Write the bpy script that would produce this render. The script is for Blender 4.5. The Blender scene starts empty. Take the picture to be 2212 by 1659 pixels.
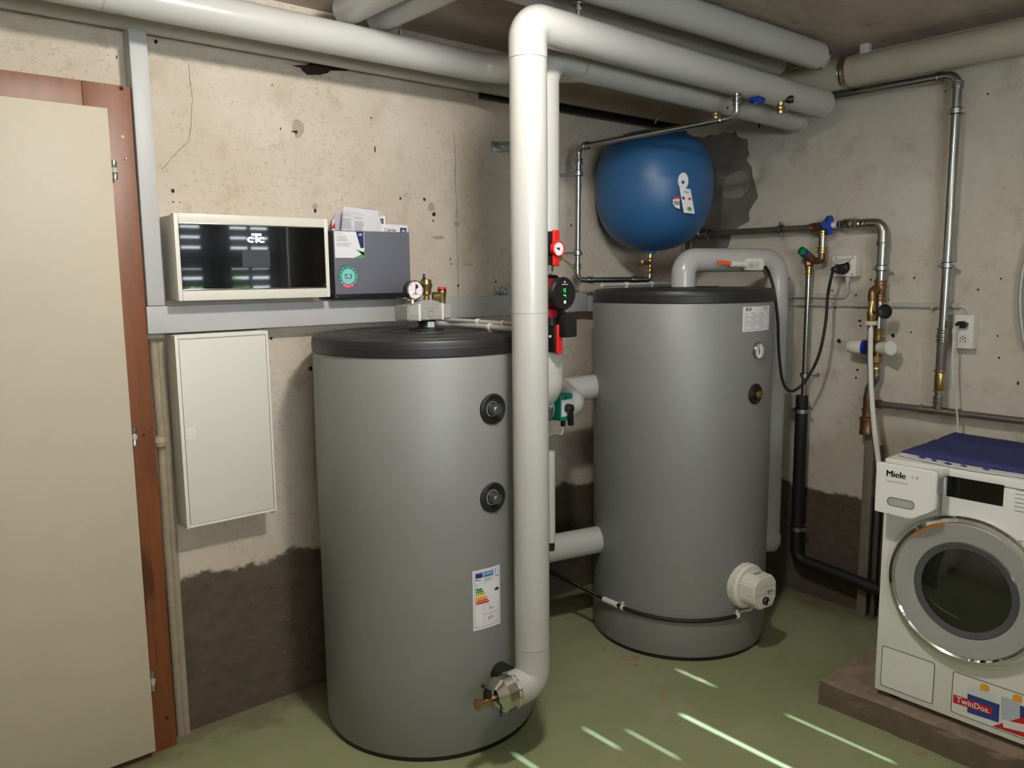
import bpy, bmesh, math, random
from mathutils import Vector, Matrix
random.seed(7)
V = Vector
rad = math.radians
C = bpy.context.scene.collection
scn = bpy.context.scene

# ------------------------------------------------------------------ camera
FPX, W, H = 1733.14, 2212.0, 1659.0
EYE = V((0, 0, 1.52))
yaw, pit, rol = rad(49.51059204), rad(7.71233622), rad(-0.6063205)
def _m3(r): return Matrix(r)
_M = Matrix(((math.sin(yaw), -math.cos(yaw), 0), (0, 0, -1), (math.cos(yaw), math.sin(yaw), 0)))
_Rx = Matrix(((1, 0, 0), (0, math.cos(pit), -math.sin(pit)), (0, math.sin(pit), math.cos(pit))))
_Rz = Matrix(((math.cos(rol), -math.sin(rol), 0), (math.sin(rol), math.cos(rol), 0), (0, 0, 1)))
CM = _Rz @ _Rx @ _M                      # world -> lens axes (right, down, forward)
cam_d = bpy.data.cameras.new('camera'); cam = bpy.data.objects.new('camera', cam_d); C.objects.link(cam)
cam_d.sensor_fit = 'HORIZONTAL'; cam_d.sensor_width = 36; cam_d.lens = FPX / W * 36
cam_d.clip_start = 0.02; cam_d.clip_end = 100
cam.matrix_world = Matrix.Translation(EYE) @ Matrix((CM[0], -CM[1], -CM[2])).transposed().to_4x4()
scn.camera = cam

# ------------------------------------------------------------------ light
scn.view_settings.view_transform = 'Standard'
scn.view_settings.look = 'None'
scn.view_settings.gamma = 1
scn.view_settings.use_curve_mapping = False
scn.view_settings.exposure = 0.53
wd = bpy.data.worlds.new('world'); scn.world = wd; wd.use_nodes = True
bg = wd.node_tree.nodes['Background']
bg.inputs[0].default_value = (0.86, 0.93, 1.0, 1); bg.inputs[1].default_value = 13
sun_d = bpy.data.lights.new('sun', 'SUN'); sun_d.energy = 22; sun_d.angle = rad(0.35); sun_d.color = (0.70, 0.95, 1.0)
sun = bpy.data.objects.new('sun', sun_d); C.objects.link(sun)
sun.rotation_euler = V((0.0, 0.866, -0.5)).to_track_quat('-Z', 'Y').to_euler()
LAMP = V((1.12, 1.05, 2.37)); LAMP_R = (.10, .055, .05); LAMP_STRENGTH = 285   # small oval lamp, built with the room
sky_portal = bpy.data.lights.new('fill_window_portal', 'AREA'); sky_portal.shape = 'RECTANGLE'; sky_portal.size = 2.0; sky_portal.size_y = 0.7
sky_portal.cycles.is_portal = True; po = bpy.data.objects.new('fill_window_portal', sky_portal); C.objects.link(po)
po.location = (0.0, -1.62, 1.70); po.rotation_euler = (rad(90), 0, rad(180))

# a pixel of the 2212 x 1659 photograph -> the point where its ray meets a real plane or tank surface
def ray(x, y): return CM.transposed() @ V((x - W / 2, y - H / 2, FPX))
def AX(x, y, X):
    d = ray(x, y); return EYE + d * (X / d.x)
def AY(x, y, Y):
    d = ray(x, y); return EYE + d * (Y / d.y)
def AZ(x, y, Z):
    d = ray(x, y); return EYE + d * ((Z - EYE.z) / d.z)
def ACYL(x, y, c, r):
    d = ray(x, y); a = d.x ** 2 + d.y ** 2; b = -2 * (d.x * c[0] + d.y * c[1]); k = c[0] ** 2 + c[1] ** 2 - r * r
    disc = max(b * b - 4 * a * k, 0); t = (-b - math.sqrt(disc)) / (2 * a); return EYE + d * t

# ------------------------------------------------------------------ materials
def s2l(c):
    f = lambda u: u / 12.92 if u <= 0.04045 else ((u + 0.055) / 1.055) ** 2.4
    return tuple(f(v / 255.0) for v in c[:3]) + (1,)
MATS = {}
def mat(name, rgb, rough=0.5, metal=0.0, var=0.0, vscale=8, bump=0.0, bscale=60, coat=0.0, emit=None, es=0.0, trans=0.0, alpha=1.0, spec=0.5):
    if name in MATS: return MATS[name]
    m = bpy.data.materials.new(name); m.use_nodes = True; nt = m.node_tree; p = nt.nodes['Principled BSDF']
    col = s2l(rgb); p.inputs['Base Color'].default_value = col
    p.inputs['Roughness'].default_value = rough; p.inputs['Metallic'].default_value = metal
    p.inputs['Specular IOR Level'].default_value = spec
    if coat: p.inputs['Coat Weight'].default_value = coat; p.inputs['Coat Roughness'].default_value = 0.12
    if trans: p.inputs['Transmission Weight'].default_value = trans; p.inputs['IOR'].default_value = 1.45
    if alpha < 1: p.inputs['Alpha'].default_value = alpha
    if emit: p.inputs['Emission Color'].default_value = s2l(emit); p.inputs['Emission Strength'].default_value = es
    if var or bump:
        tc = nt.nodes.new('ShaderNodeNewGeometry')
        if var:
            n = nt.nodes.new('ShaderNodeTexNoise'); n.inputs['Scale'].default_value = vscale; n.inputs['Detail'].default_value = 5
            nt.links.new(tc.outputs['Position'], n.inputs['Vector'])
            r = nt.nodes.new('ShaderNodeMapRange'); r.inputs['From Min'].default_value = 0.3; r.inputs['From Max'].default_value = 0.7
            r.inputs['To Min'].default_value = 1 - var; r.inputs['To Max'].default_value = 1 + var
            nt.links.new(n.outputs['Fac'], r.inputs['Value'])
            mx = nt.nodes.new('ShaderNodeMix'); mx.data_type = 'RGBA'; mx.blend_type = 'MULTIPLY'; mx.inputs['Factor'].default_value = 1
            mx.inputs['A'].default_value = col
            nt.links.new(r.outputs['Result'], mx.inputs['B']); nt.links.new(mx.outputs['Result'], p.inputs['Base Color'])
        if bump:
            n = nt.nodes.new('ShaderNodeTexNoise'); n.inputs['Scale'].default_value = bscale; n.inputs['Detail'].default_value = 4
            nt.links.new(tc.outputs['Position'], n.inputs['Vector'])
            b = nt.nodes.new('ShaderNodeBump'); b.inputs['Strength'].default_value = bump; b.inputs['Distance'].default_value = 0.004
            nt.links.new(n.outputs['Fac'], b.inputs['Height']); nt.links.new(b.outputs['Normal'], p.inputs['Normal'])
    MATS[name] = m; return m

class NT:
    """small helper for longer node graphs"""
    def __init__(s, name):
        s.m = bpy.data.materials.new(name); s.m.use_nodes = True; s.t = s.m.node_tree; s.p = s.t.nodes['Principled BSDF']
        s.pos = s.t.nodes.new('ShaderNodeNewGeometry').outputs['Position']; MATS[name] = s.m
    def L(s, a, b): s.t.links.new(a, b)
    def noise(s, scale, detail=5, rough=0.55, dist=0.0, stretch=None):
        n = s.t.nodes.new('ShaderNodeTexNoise'); n.inputs['Scale'].default_value = scale; n.inputs['Detail'].default_value = detail
        n.inputs['Roughness'].default_value = rough; n.inputs['Distortion'].default_value = dist
        v = s.pos
        if stretch:
            mp = s.t.nodes.new('ShaderNodeMapping'); mp.inputs['Scale'].default_value = stretch; s.L(s.pos, mp.inputs['Vector']); v = mp.outputs[0]
        s.L(v, n.inputs['Vector']); return n.outputs['Fac']
    def ramp(s, x, a, b, lo=0.0, hi=1.0):
        r = s.t.nodes.new('ShaderNodeMapRange'); r.inputs['From Min'].default_value = a; r.inputs['From Max'].default_value = b
        r.inputs['To Min'].default_value = lo; r.inputs['To Max'].default_value = hi; r.interpolation_type = 'SMOOTHSTEP'
        s.L(x, r.inputs['Value']); return r.outputs['Result']
    def math(s, op, a, b=None):
        n = s.t.nodes.new('ShaderNodeMath'); n.operation = op
        for i, q in enumerate((a, b)):
            if q is None: continue
            if isinstance(q, (int, float)): n.inputs[i].default_value = q
            else: s.L(q, n.inputs[i])
        return n.outputs[0]
    def mix(s, f, a, b, mode='MIX'):
        n = s.t.nodes.new('ShaderNodeMix'); n.data_type = 'RGBA'; n.blend_type = mode
        for key, q in (('Factor', f), ('A', a), ('B', b)):
            if isinstance(q, (tuple, float, int)): n.inputs[key].default_value = q
            else: s.L(q, n.inputs[key])
        return n.outputs['Result']
    def xyz(s):
        n = s.t.nodes.new('ShaderNodeSeparateXYZ'); s.L(s.pos, n.inputs[0]); return n.outputs
    def bump(s, h, strength, dist=0.004, prev=None):
        b = s.t.nodes.new('ShaderNodeBump'); b.inputs['Strength'].default_value = strength; b.inputs['Distance'].default_value = dist
        s.L(h, b.inputs['Height'])
        if prev: s.L(prev, b.inputs['Normal'])
        return b.outputs['Normal']

def plaster(name, light, mid, stain, base, zbase, flake=0.5):
    n = NT(name)
    big = n.noise(2.3, 4, 0.6); med = n.noise(9, 6, 0.65); fine = n.noise(60, 6, 0.7)
    col = n.mix(n.ramp(big, 0.35, 0.65), s2l(light), s2l(mid))
    col = n.mix(n.math('MULTIPLY', n.ramp(med, 0.52, 0.7), 0.45), col, s2l(stain))
    # short scratches and trowel marks in the plaster
    v = n.t.nodes.new('ShaderNodeTexVoronoi'); v.feature = 'DISTANCE_TO_EDGE'; v.inputs['Scale'].default_value = 58
    dn = n.t.nodes.new('ShaderNodeTexNoise'); dn.inputs['Scale'].default_value = 40; dn.inputs['Detail'].default_value = 3
    n.L(n.pos, dn.inputs['Vector'])
    ad = n.t.nodes.new('ShaderNodeVectorMath'); ad.operation = 'MULTIPLY_ADD'; n.L(dn.outputs['Color'], ad.inputs[0]); ad.inputs[1].default_value = (0.08, 0.08, 0.06); n.L(n.pos, ad.inputs[2])
    n.L(ad.outputs[0], v.inputs['Vector'])
    crack = n.ramp(v.outputs['Distance'], 0.0, 0.05, 1, 0)
    gate = n.math('MULTIPLY', n.ramp(n.noise(3.5, 4, 0.7), 0.40, 0.60, 0.25, 1.0), n.ramp(n.noise(46, 2), 0.48, 0.6))
    scr = n.math('MULTIPLY', crack, gate)
    col = n.mix(n.math('MULTIPLY', scr, flake), col, s2l((92, 80, 62)))
    col = n.mix(n.ramp(fine, 0.66, 0.74, 0, 0.5), col, s2l((110, 96, 78)))
    z = n.xyz()[2]
    zz = n.math('ADD', z, n.math('MULTIPLY', n.math('SUBTRACT', n.noise(6, 7, 0.7), 0.5), 0.16))
    zm = n.ramp(zz, zbase - 0.012, zbase + 0.012, 1, 0)
    bcol = n.mix(n.ramp(n.noise(16, 8, 0.75, stretch=(1, 1, 1.8)), 0.35, 0.7), s2l(base), s2l(tuple(int(c * 0.84) for c in base)))
    bcol = n.mix(n.ramp(n.noise(70, 3), 0.7, 0.76, 0, 0.6), bcol, s2l((165, 155, 138)))
    col = n.mix(zm, col, bcol)
    n.L(col, n.p.inputs['Base Color']); n.p.inputs['Roughness'].default_value = 0.88; n.p.inputs['Specular IOR Level'].default_value = 0.25
    nb = n.bump(n.noise(28, 8, 0.72), 0.55, 0.006); nb = n.bump(scr, -0.5, 0.003) if False else nb
    nb = n.bump(n.noise(150, 4, 0.6), 0.3, 0.002, nb)
    n.L(nb, n.p.inputs['Normal'])
    return n.m

M_wl = plaster('left_plaster', (201, 190, 175), (191, 179, 161), (168, 152, 130), (92, 82, 70), 0.535, 0.7)
M_wr = plaster('right_plaster', (204, 197, 184), (196, 187, 172), (164, 150, 130), (92, 82, 72), 0.52, 0.35)
M_wo = mat('room_plaster', (190, 182, 165), 0.9, var=0.08)
def floor_mat():
    n = NT('green_floor_paint')
    col = n.mix(n.ramp(n.noise(1.6, 4, 0.6), 0.35, 0.65), s2l((134, 143, 103)), s2l((148, 151, 118)))
    col = n.mix(n.ramp(n.noise(8, 8, 0.75), 0.58, 0.72, 0, 0.5), col, s2l((140, 134, 108)))
    col = n.mix(n.ramp(n.noise(6.5, 6, 0.7, 0.6), 0.655, 0.69, 0, 0.8), col, s2l((150, 122, 90)))
    col = n.mix(n.ramp(n.noise(150, 2), 0.74, 0.8, 0, 0.5), col, s2l((190, 190, 160)))
    # bare screed along the walls
    x, y, z = n.xyz()
    e = n.math('MAXIMUM', n.math('SUBTRACT', y, 2.52), n.math('SUBTRACT', x, 3.28))
    e = n.math('ADD', e, n.math('MULTIPLY', n.math('SUBTRACT', n.noise(5, 6, 0.7), 0.5), 0.5))
    col = n.mix(n.ramp(e, -0.02, 0.10, 0, 0.8), col, s2l((118, 110, 84)))
    n.L(col, n.p.inputs['Base Color'])
    n.L(n.ramp(n.noise(7, 5), 0.3, 0.7, 0.38, 0.6), n.p.inputs['Roughness'])
    n.L(n.bump(n.noise(22, 6, 0.6), 0.25, 0.004), n.p.inputs['Normal'])
    return n.m
M_fl = floor_mat()
def ceil_mat():
    n = NT('raw_concrete_ceiling')
    col = n.mix(n.ramp(n.noise(2.0, 6, 0.65, stretch=(0.6, 2.0, 1)), 0.35, 0.7), s2l((196, 182, 168)), s2l((160, 146, 132)))
    col = n.mix(n.ramp(n.noise(14, 5, 0.7), 0.6, 0.72, 0, 0.5), col, s2l((105, 92, 80)))
    n.L(col, n.p.inputs['Base Color']); n.p.inputs['Roughness'].default_value = 0.9
    n.L(n.bump(n.noise(9, 7, 0.6), 0.6, 0.01), n.p.inputs['Normal'])
    return n.m
M_ce = ceil_mat()
def concrete_mat():
    n = NT('rough_concrete')
    col = n.mix(n.ramp(n.noise(14, 7, 0.7), 0.35, 0.68), s2l((162, 144, 124)), s2l((132, 116, 96)))
    col = n.mix(n.ramp(n.noise(60, 3), 0.68, 0.75, 0, 0.7), col, s2l((190, 176, 155)))
    sp = n.t.nodes.new('ShaderNodeSeparateXYZ'); n.L(n.t.nodes['Geometry'].outputs['True Normal'], sp.inputs[0])   # steep faces tinted darker and browner than the top
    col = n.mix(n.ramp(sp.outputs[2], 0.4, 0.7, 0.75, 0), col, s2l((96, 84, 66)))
    n.L(col, n.p.inputs['Base Color']); n.p.inputs['Roughness'].default_value = 0.93
    n.L(n.bump(n.noise(30, 8, 0.75), 0.9, 0.012), n.p.inputs['Normal'])
    return n.m
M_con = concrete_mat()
def wood_mat():
    n = NT('brown_door_frame_wood')
    g = n.noise(5, 6, 0.65, 0.8, (6, 6, 0.5))
    col = n.mix(n.ramp(g, 0.35, 0.68), s2l((122, 70, 38)), s2l((108, 61, 33)))
    z = n.xyz()[2]
    col = n.mix(n.math('MULTIPLY', n.ramp(n.noise(3.2, 3, 0.5, 0, (5, 5, 0.9)), 0.52, 0.6), n.ramp(z, 0.4, 1.3, 0.75, 0.0)), col, s2l((50, 24, 12)))
    n.L(col, n.p.inputs['Base Color']); n.p.inputs['Roughness'].default_value = 0.42
    return n.m
M_wood = wood_mat()
M_leaf = mat('cream_door_paint', (186, 175, 155), 0.5, var=0.035, vscale=3, bump=0.06, bscale=90)
M_pvc = mat('light_grey_pipe_jacket', (180, 179, 174), 0.24, var=0.02, vscale=5, bump=0.03, bscale=12)
M_pvco = mat('old_yellowed_pipe_jacket', (186, 178, 160), 0.5, var=0.10, vscale=7)
M_trunk = mat('grey_plastic_trunking', (176, 176, 174), 0.45, var=0.02)
M_white = mat('white_plastic', (222, 219, 208), 0.4)
M_whitec = mat('warm_white_sheet', (212, 208, 196), 0.38, var=0.015, vscale=3)
M_enam = mat('washer_white_enamel', (222, 222, 216), 0.22, coat=0.4)
M_tank = mat('grey_tank_foil', (133, 134, 132), 0.5, metal=0.2, var=0.03, vscale=3, bump=0.08, bscale=6)
M_lid = mat('anthracite_lid_plastic', (31, 31, 32), 0.45, bump=0.05, bscale=300)
M_blk = mat('black_plastic', (20, 20, 21), 0.38)
M_rub = mat('black_rubber', (16, 16, 16), 0.6)
M_glass = mat('black_glass', (3, 3, 4), 0.03, coat=0.6)
M_steel = mat('polished_steel', (170, 170, 168), 0.24, metal=1.0)
M_zinc = mat('zinc_plated_steel', (178, 181, 182), 0.35, metal=1.0)
M_dark = mat('dull_grey_steel', (110, 106, 100), 0.45, metal=0.6, var=0.15)
M_alu = mat('bright_aluminium', (215, 214, 208), 0.12, metal=1.0)
M_chrome = mat('chrome', (225, 225, 225), 0.06, metal=1.0)
M_brass = mat('brass', (184, 160, 108), 0.28, metal=1.0, var=0.1, vscale=60)
M_bronze = mat('dull_bronze', (138, 104, 76), 0.4, metal=0.85, var=0.18, vscale=50)
M_nick = mat('nickel', (165, 160, 145), 0.3, metal=1.0)
M_red = mat('red_plastic', (205, 30, 26), 0.35)
M_pumpred = mat('dark_red_pump_casting', (140, 22, 38), 0.35)
M_teal = mat('teal_plastic', (0, 118, 100), 0.4)
M_blue = mat('blue_vessel_enamel', (44, 92, 138), 0.4, bump=0.04, bscale=20)
M_bhand = mat('blue_plastic', (18, 52, 150), 0.4)
M_bhand2 = mat('mid_blue_plastic', (45, 100, 180), 0.4)
M_green = mat('green_plastic', (20, 125, 60), 0.4)
M_grayepp = mat('grey_foam_shell', (150, 148, 144), 0.75, bump=0.25, bscale=240)
M_boxgrey = mat('slate_grey_sheet_metal', (102, 104, 114), 0.42)
M_boxside = mat('dark_slate_sheet_metal', (64, 66, 70), 0.5)
M_paper = mat('white_paper', (222, 220, 222), 0.7)
M_lav = mat('lavender_card', (172, 166, 182), 0.6)
M_ink = mat('black_ink', (25, 25, 28), 0.6)
M_inkg = mat('grey_print', (140, 140, 146), 0.6)
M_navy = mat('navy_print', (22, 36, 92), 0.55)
M_printgreen = mat('leaf_green_print', (80, 150, 90), 0.55)
M_tealdk = mat('dark_teal_print', (8, 104, 92), 0.5)
M_teallt = mat('light_teal_print', (118, 200, 196), 0.5)
M_pink = mat('crimson_print', (200, 36, 78), 0.5)
M_orange = mat('orange_plastic', (240, 92, 30), 0.45)
M_towel = mat('dark_blue_towel', (60, 64, 108), 0.95, var=0.12, vscale=60, bump=0.8, bscale=300, spec=0.1)
M_cement = mat('grey_cement_patch', (108, 104, 95), 0.92, var=0.24, vscale=9, bump=0.9, bscale=18)
M_hole = mat('dark_hole', (42, 31, 24), 0.9)
M_crackm = mat('crack_shadow', (120, 100, 74), 0.9)
M_cord = mat('grey_cable', (196, 194, 188), 0.5)
M_sil = mat('silver_paint', (172, 172, 172), 0.42, metal=0.35)
M_dglass = mat('dark_bowl_glass', (30, 32, 26), 0.08, coat=0.5)
M_soffit = mat('painted_conduit', (152, 139, 118), 0.85, var=0.12, vscale=30, bump=0.4, bscale=60)
M_led = mat('green_led', (30, 200, 80), 0.5, emit=(60, 230, 90), es=1.2)
M_dgreen = mat('dark_green_shutter_paint', (20, 52, 48), 0.5)
M_hedge = mat('hedge_leaves', (110, 160, 50), 0.8, var=0.6, vscale=14)

# ------------------------------------------------------------------ mesh helpers
def new(): return bmesh.new()
def frame(axis, hint=None):
    w = V(axis).normalized(); h = V(hint) if hint is not None else (V((0, 0, 1)) if abs(w.z) < 0.9 else V((1, 0, 0)))
    u = h.cross(w)
    if u.length < 1e-6: u = V((1, 0, 0)).cross(w)
    u.normalize(); v = w.cross(u); return u, v, w
def box(bm, lo, hi, bev=0.0, seg=2):
    lo, hi = V(lo), V(hi); c = (lo + hi) / 2; s = hi - lo
    r = bmesh.ops.create_cube(bm, size=1, matrix=Matrix.Translation(c) @ Matrix.Diagonal((abs(s.x), abs(s.y), abs(s.z), 1)))
    if bev:
        es = list({e for v in r['verts'] for e in v.link_edges})
        bmesh.ops.bevel(bm, geom=es, offset=bev, segments=seg, affect='EDGES', profile=0.6)
    return bm
def obox(bm, c, u, v, w, su, sv, sw, bev=0.0, seg=2):
    u, v, w = V(u).normalized(), V(v).normalized(), V(w).normalized()
    m = Matrix((u * su, v * sv, w * sw)).transposed().to_4x4(); m.translation = V(c)
    r = bmesh.ops.create_cube(bm, size=1, matrix=m)
    if bev:
        es = list({e for q in r['verts'] for e in q.link_edges})
        bmesh.ops.bevel(bm, geom=es, offset=bev, segments=seg, affect='EDGES', profile=0.6)
    return bm
def lathe(bm, o, axis, prof, seg=32, hint=None, a0=0.0, a1=2 * math.pi):
    u, v, w = frame(axis, hint); o = V(o); rings = []
    full = abs(a1 - a0 - 2 * math.pi) < 1e-6
    n = seg if full else seg + 1
    for (r, h) in prof:
        if r < 1e-6: rings.append([bm.verts.new(o + w * h)])
        else: rings.append([bm.verts.new(o + w * h + (u * math.cos(a0 + (a1 - a0) * i / seg) + v * math.sin(a0 + (a1 - a0) * i / seg)) * r) for i in range(n)])
    for A, B in zip(rings, rings[1:]):
        k = max(len(A), len(B)); rng = range(k) if full else range(k - 1)
        for i in rng:
            j = (i + 1) % k
            if len(A) == 1 and len(B) == 1: continue
            if len(A) == 1: bm.faces.new((A[0], B[i], B[j]))
            elif len(B) == 1: bm.faces.new((A[i], B[0], A[j]))
            else: bm.faces.new((A[i], B[i], B[j], A[j]))
    return bm
def cyl(bm, a, b, r, r2=None, seg=24, bev=0.0):
    a, b = V(a), V(b); L = (b - a).length; r2 = r if r2 is None else r2
    if bev: prof = [(0, 0), (r - bev, 0), (r, bev), (r2, L - bev), (r2 - bev, L), (0, L)]
    else: prof = [(0, 0), (r, 0), (r2, L), (0, L)]
    return lathe(bm, a, b - a, prof, seg)
def ngon_prism(bm, a, b, r, n=6, rot=0.0, bev=0.0):
    a, b = V(a), V(b); u, v, w = frame(b - a)
    ra = [bm.verts.new(a + (u * math.cos(rot + 2 * math.pi * i / n) + v * math.sin(rot + 2 * math.pi * i / n)) * r) for i in range(n)]
    rb = [bm.verts.new(q.co + (b - a)) for q in ra]
    for i in range(n): bm.faces.new((ra[i], ra[(i + 1) % n], rb[(i + 1) % n], rb[i]))
    bm.faces.new(list(reversed(ra))); bm.faces.new(rb); return bm
def fillet(pts, bend, n=8):
    pts = [V(p) for p in pts]
    if bend <= 0: return pts
    out = [pts[0]]
    for i in range(1, len(pts) - 1):
        p, a, b = pts[i], pts[i - 1], pts[i + 1]
        d1, d2 = (a - p).normalized(), (b - p).normalized(); ang = d1.angle(d2, 0)
        if ang > math.pi - 0.02: out.append(p); continue
        t = min(bend / math.tan(ang / 2), (a - p).length * 0.49, (b - p).length * 0.49); rr = t * math.tan(ang / 2)
        cen = p + (d1 + d2).normalized() * (rr / math.sin(ang / 2)); s, e = p + d1 * t - cen, p + d2 * t - cen
        tot = s.angle(e, 0); ax = s.cross(e).normalized()
        for k in range(n + 1): out.append(cen + Matrix.Rotation(tot * k / n, 3, ax) @ s)
    out.append(pts[-1]); return out
def smooth_path(pts, n=6):
    P = [V(p) for p in pts]; P = [P[0] * 2 - P[1]] + P + [P[-1] * 2 - P[-2]]; out = []
    for i in range(1, len(P) - 2):
        for k in range(n):
            t = k / n
            out.append(0.5 * ((2 * P[i]) + (P[i + 1] - P[i - 1]) * t + (2 * P[i - 1] - 5 * P[i] + 4 * P[i + 1] - P[i + 2]) * t * t + (3 * P[i] - P[i - 1] - 3 * P[i + 1] + P[i + 2]) * t ** 3))
    out.append(P[-2]); return out
def tube(bm, pts, r, bend=0.0, seg=20, n=8, caps=True, radii=None):
    path = fillet(pts, bend, n) if bend >= 0 else smooth_path(pts)
    m = len(path); u = None; rings = []
    for i, p in enumerate(path):
        t = (path[min(i + 1, m - 1)] - path[max(i - 1, 0)]).normalized()
        if u is None: u = frame(t)[0]
        u = (u - t * u.dot(t)).normalized(); v = t.cross(u); rr = r if radii is None else radii[min(i, len(radii) - 1)]
        rings.append([bm.verts.new(p + (u * math.cos(2 * math.pi * k / seg) + v * math.sin(2 * math.pi * k / seg)) * rr) for k in range(seg)])
    for A, B in zip(rings, rings[1:]):
        for k in range(seg): bm.faces.new((A[k], A[(k + 1) % seg], B[(k + 1) % seg], B[k]))
    if caps: bm.faces.new(list(reversed(rings[0]))); bm.faces.new(rings[-1])
    return bm
def prism(bm, pts, ext):
    a = [bm.verts.new(V(p)) for p in pts]; b = [bm.verts.new(V(p) + V(ext)) for p in pts]; n = len(a)
    bm.faces.new(a); bm.faces.new(list(reversed(b)))
    for i in range(n): bm.faces.new((a[i], b[i], b[(i + 1) % n], a[(i + 1) % n]))
    return bm
def rrect(w, h, r, n=5):
    out = []
    for cx, cy, a in ((w / 2 - r, h / 2 - r, 0), (-w / 2 + r, h / 2 - r, 90), (-w / 2 + r, -h / 2 + r, 180), (w / 2 - r, -h / 2 + r, 270)):
        for k in range(n + 1):
            t = rad(a + 90 * k / n); out.append((cx + r * math.cos(t), cy + r * math.sin(t)))
    return out
def torus(bm, c, axis, R, r, seg=40, s2=10):
    return lathe(bm, c, axis, [(R + r * math.cos(2 * math.pi * k / s2), r * math.sin(2 * math.pi * k / s2)) for k in range(s2 + 1)], seg)

ORG = {}
def setp(o, label=None, cat=None, group=None, kind=None):
    if label: o['label'] = label
    if cat: o['category'] = cat
    if group: o['group'] = group
    if kind: o['kind'] = kind
    return o
GROUPS = {'insulated_pipe': 'grey insulated heating pipes', 'steel_pipe': 'bare steel water pipes', 'cable_conduit': 'thin grey cable conduits', 'wall_outlet': 'white wall outlets', 'cable_trunking': 'grey cable trunking', 'wall_bracket': 'galvanised wall brackets', 'ball_valve': 'red handled ball valves', 'drain_cock': 'brass drain cocks'}
def thing(name, label, cat, loc, group=None, kind=None):
    group = group or GROUPS.get(name)
    o = bpy.data.objects.new(name, None); C.objects.link(o); o.location = V(loc); o.empty_display_size = 0.05
    ORG[o.name] = V(loc); return setp(o, label, cat, group, kind)
def obj(name, bm, m, parent=None, label=None, cat=None, group=None, kind=None, sharp=35, merge=True):
    if merge: bmesh.ops.remove_doubles(bm, verts=bm.verts, dist=1e-6)
    bmesh.ops.recalc_face_normals(bm, faces=bm.faces)
    if parent is not None: org = ORG[parent.name]
    else:
        xs = [v.co for v in bm.verts]; org = V((sum(q.x for q in xs) / len(xs), sum(q.y for q in xs) / len(xs), min(q.z for q in xs)))
    bmesh.ops.translate(bm, verts=bm.verts, vec=-org)
    me = bpy.data.meshes.new(name); bm.to_mesh(me); bm.free()
    for p in me.polygons: p.use_smooth = True
    me.set_sharp_from_angle(angle=rad(sharp))
    me.materials.append(m)
    o = bpy.data.objects.new(name, me); C.objects.link(o)
    if parent is not None: o.parent = parent
    else: o.location = org
    ORG[o.name] = org
    return setp(o, label, cat, group, kind)
def text_bm(s, size, bold=0.0):
    cu = bpy.data.curves.new('t', 'FONT'); cu.body = s; cu.size = size; cu.align_x = 'LEFT'; cu.offset = bold * size; cu.resolution_u = 3
    o = bpy.data.objects.new('t', cu); C.objects.link(o); dg = bpy.context.evaluated_depsgraph_get()
    me = bpy.data.meshes.new_from_object(o.evaluated_get(dg)); bm = bmesh.new(); bm.from_mesh(me)
    bpy.data.objects.remove(o); bpy.data.meshes.remove(me); bpy.data.curves.remove(cu); return bm
def text(name, s, mapf, width, height, m, parent, bold=0.0, label=None, center=False):
    """lettering fitted to width x height and laid on a surface by mapf(u, v)"""
    bm = text_bm(s, 1.0, bold)
    xs = [v.co.x for v in bm.verts]; ys = [v.co.y for v in bm.verts]
    x0, x1, y0, y1 = min(xs), max(xs), min(ys), max(ys)
    for v in bm.verts:
        v.co = mapf((v.co.x - x0) / (x1 - x0) * width, (v.co.y - y0) / (y1 - y0) * height)
    return obj(name, bm, m, parent, label, merge=False)
def plane_map(o, u, v, off=(0, 0, 0)):
    o, u, v, off = V(o), V(u), V(v), V(off); return lambda a, b: o + u * a + v * b + off
def patch(bm, f, a0, a1, b0, b1, n=1, k=1):
    g = [[bm.verts.new(f(a0 + (a1 - a0) * i / n, b0 + (b1 - b0) * j / k)) for j in range(k + 1)] for i in range(n + 1)]
    for i in range(n):
        for j in range(k): bm.faces.new((g[i][j], g[i + 1][j], g[i + 1][j + 1], g[i][j + 1]))
    return bm
def lines(bm, f, a0, b0, w, h, n, fill=0.55):
    for i in range(n):
        y = b0 + h * (i + 0.2) / n; ww = w * random.uniform(0.7, 1.0); patch(bm, f, a0, a0 + ww, y, y + h / n * fill, 3, 1)
    return bm
def clamp(p, axis, r, stud, parent, name='pipe_clamp', w=0.018):
    """two-part rubber lined pipe clamp with ear screws and threaded stud to the wall"""
    p = V(p); a = V(axis).normalized(); s = V(stud); sd = s.normalized(); e = a.cross(sd).normalized()
    bm = new(); lathe(bm, p - a * w / 2, a, [(r + 0.0005, 0), (r + 0.005, 0), (r + 0.005, w), (r + 0.0005, w), (r + 0.0005, 0)], 24)
    for k in (-1, 1):
        obox(bm, p + e * k * (r + 0.010), e, a, sd, 0.016, w, 0.006, 0.001); cyl(bm, p + e * k * (r + 0.011) - sd * 0.008, p + e * k * (r + 0.011) + sd * 0.008, 0.0045, seg=8)
    cyl(bm, p + sd * (r + 0.004), p + s, 0.004, seg=10); cyl(bm, p + s - sd * 0.004, p + s, 0.009, seg=12)
    o = obj(name, bm, M_zinc, parent)
    bm = new(); lathe(bm, p - a * w * 0.68, a, [(r, 0), (r + 0.0035, 0), (r + 0.0035, w * 1.36), (r, w * 1.36), (r, 0)], 24); obj('rubber_lining', bm, M_rub, o)
    return o
def ring(bm, p, a, r, L, bead=0.003):
    """press sleeve with bead at each end"""
    a = V(a).normalized(); p = V(p)
    return lathe(bm, p, a, [(0, 0), (r + bead, 0), (r + bead, 0.006), (r, 0.009), (r, L - 0.009), (r + bead, L - 0.006), (r + bead, L), (0, L)], 20)

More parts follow.
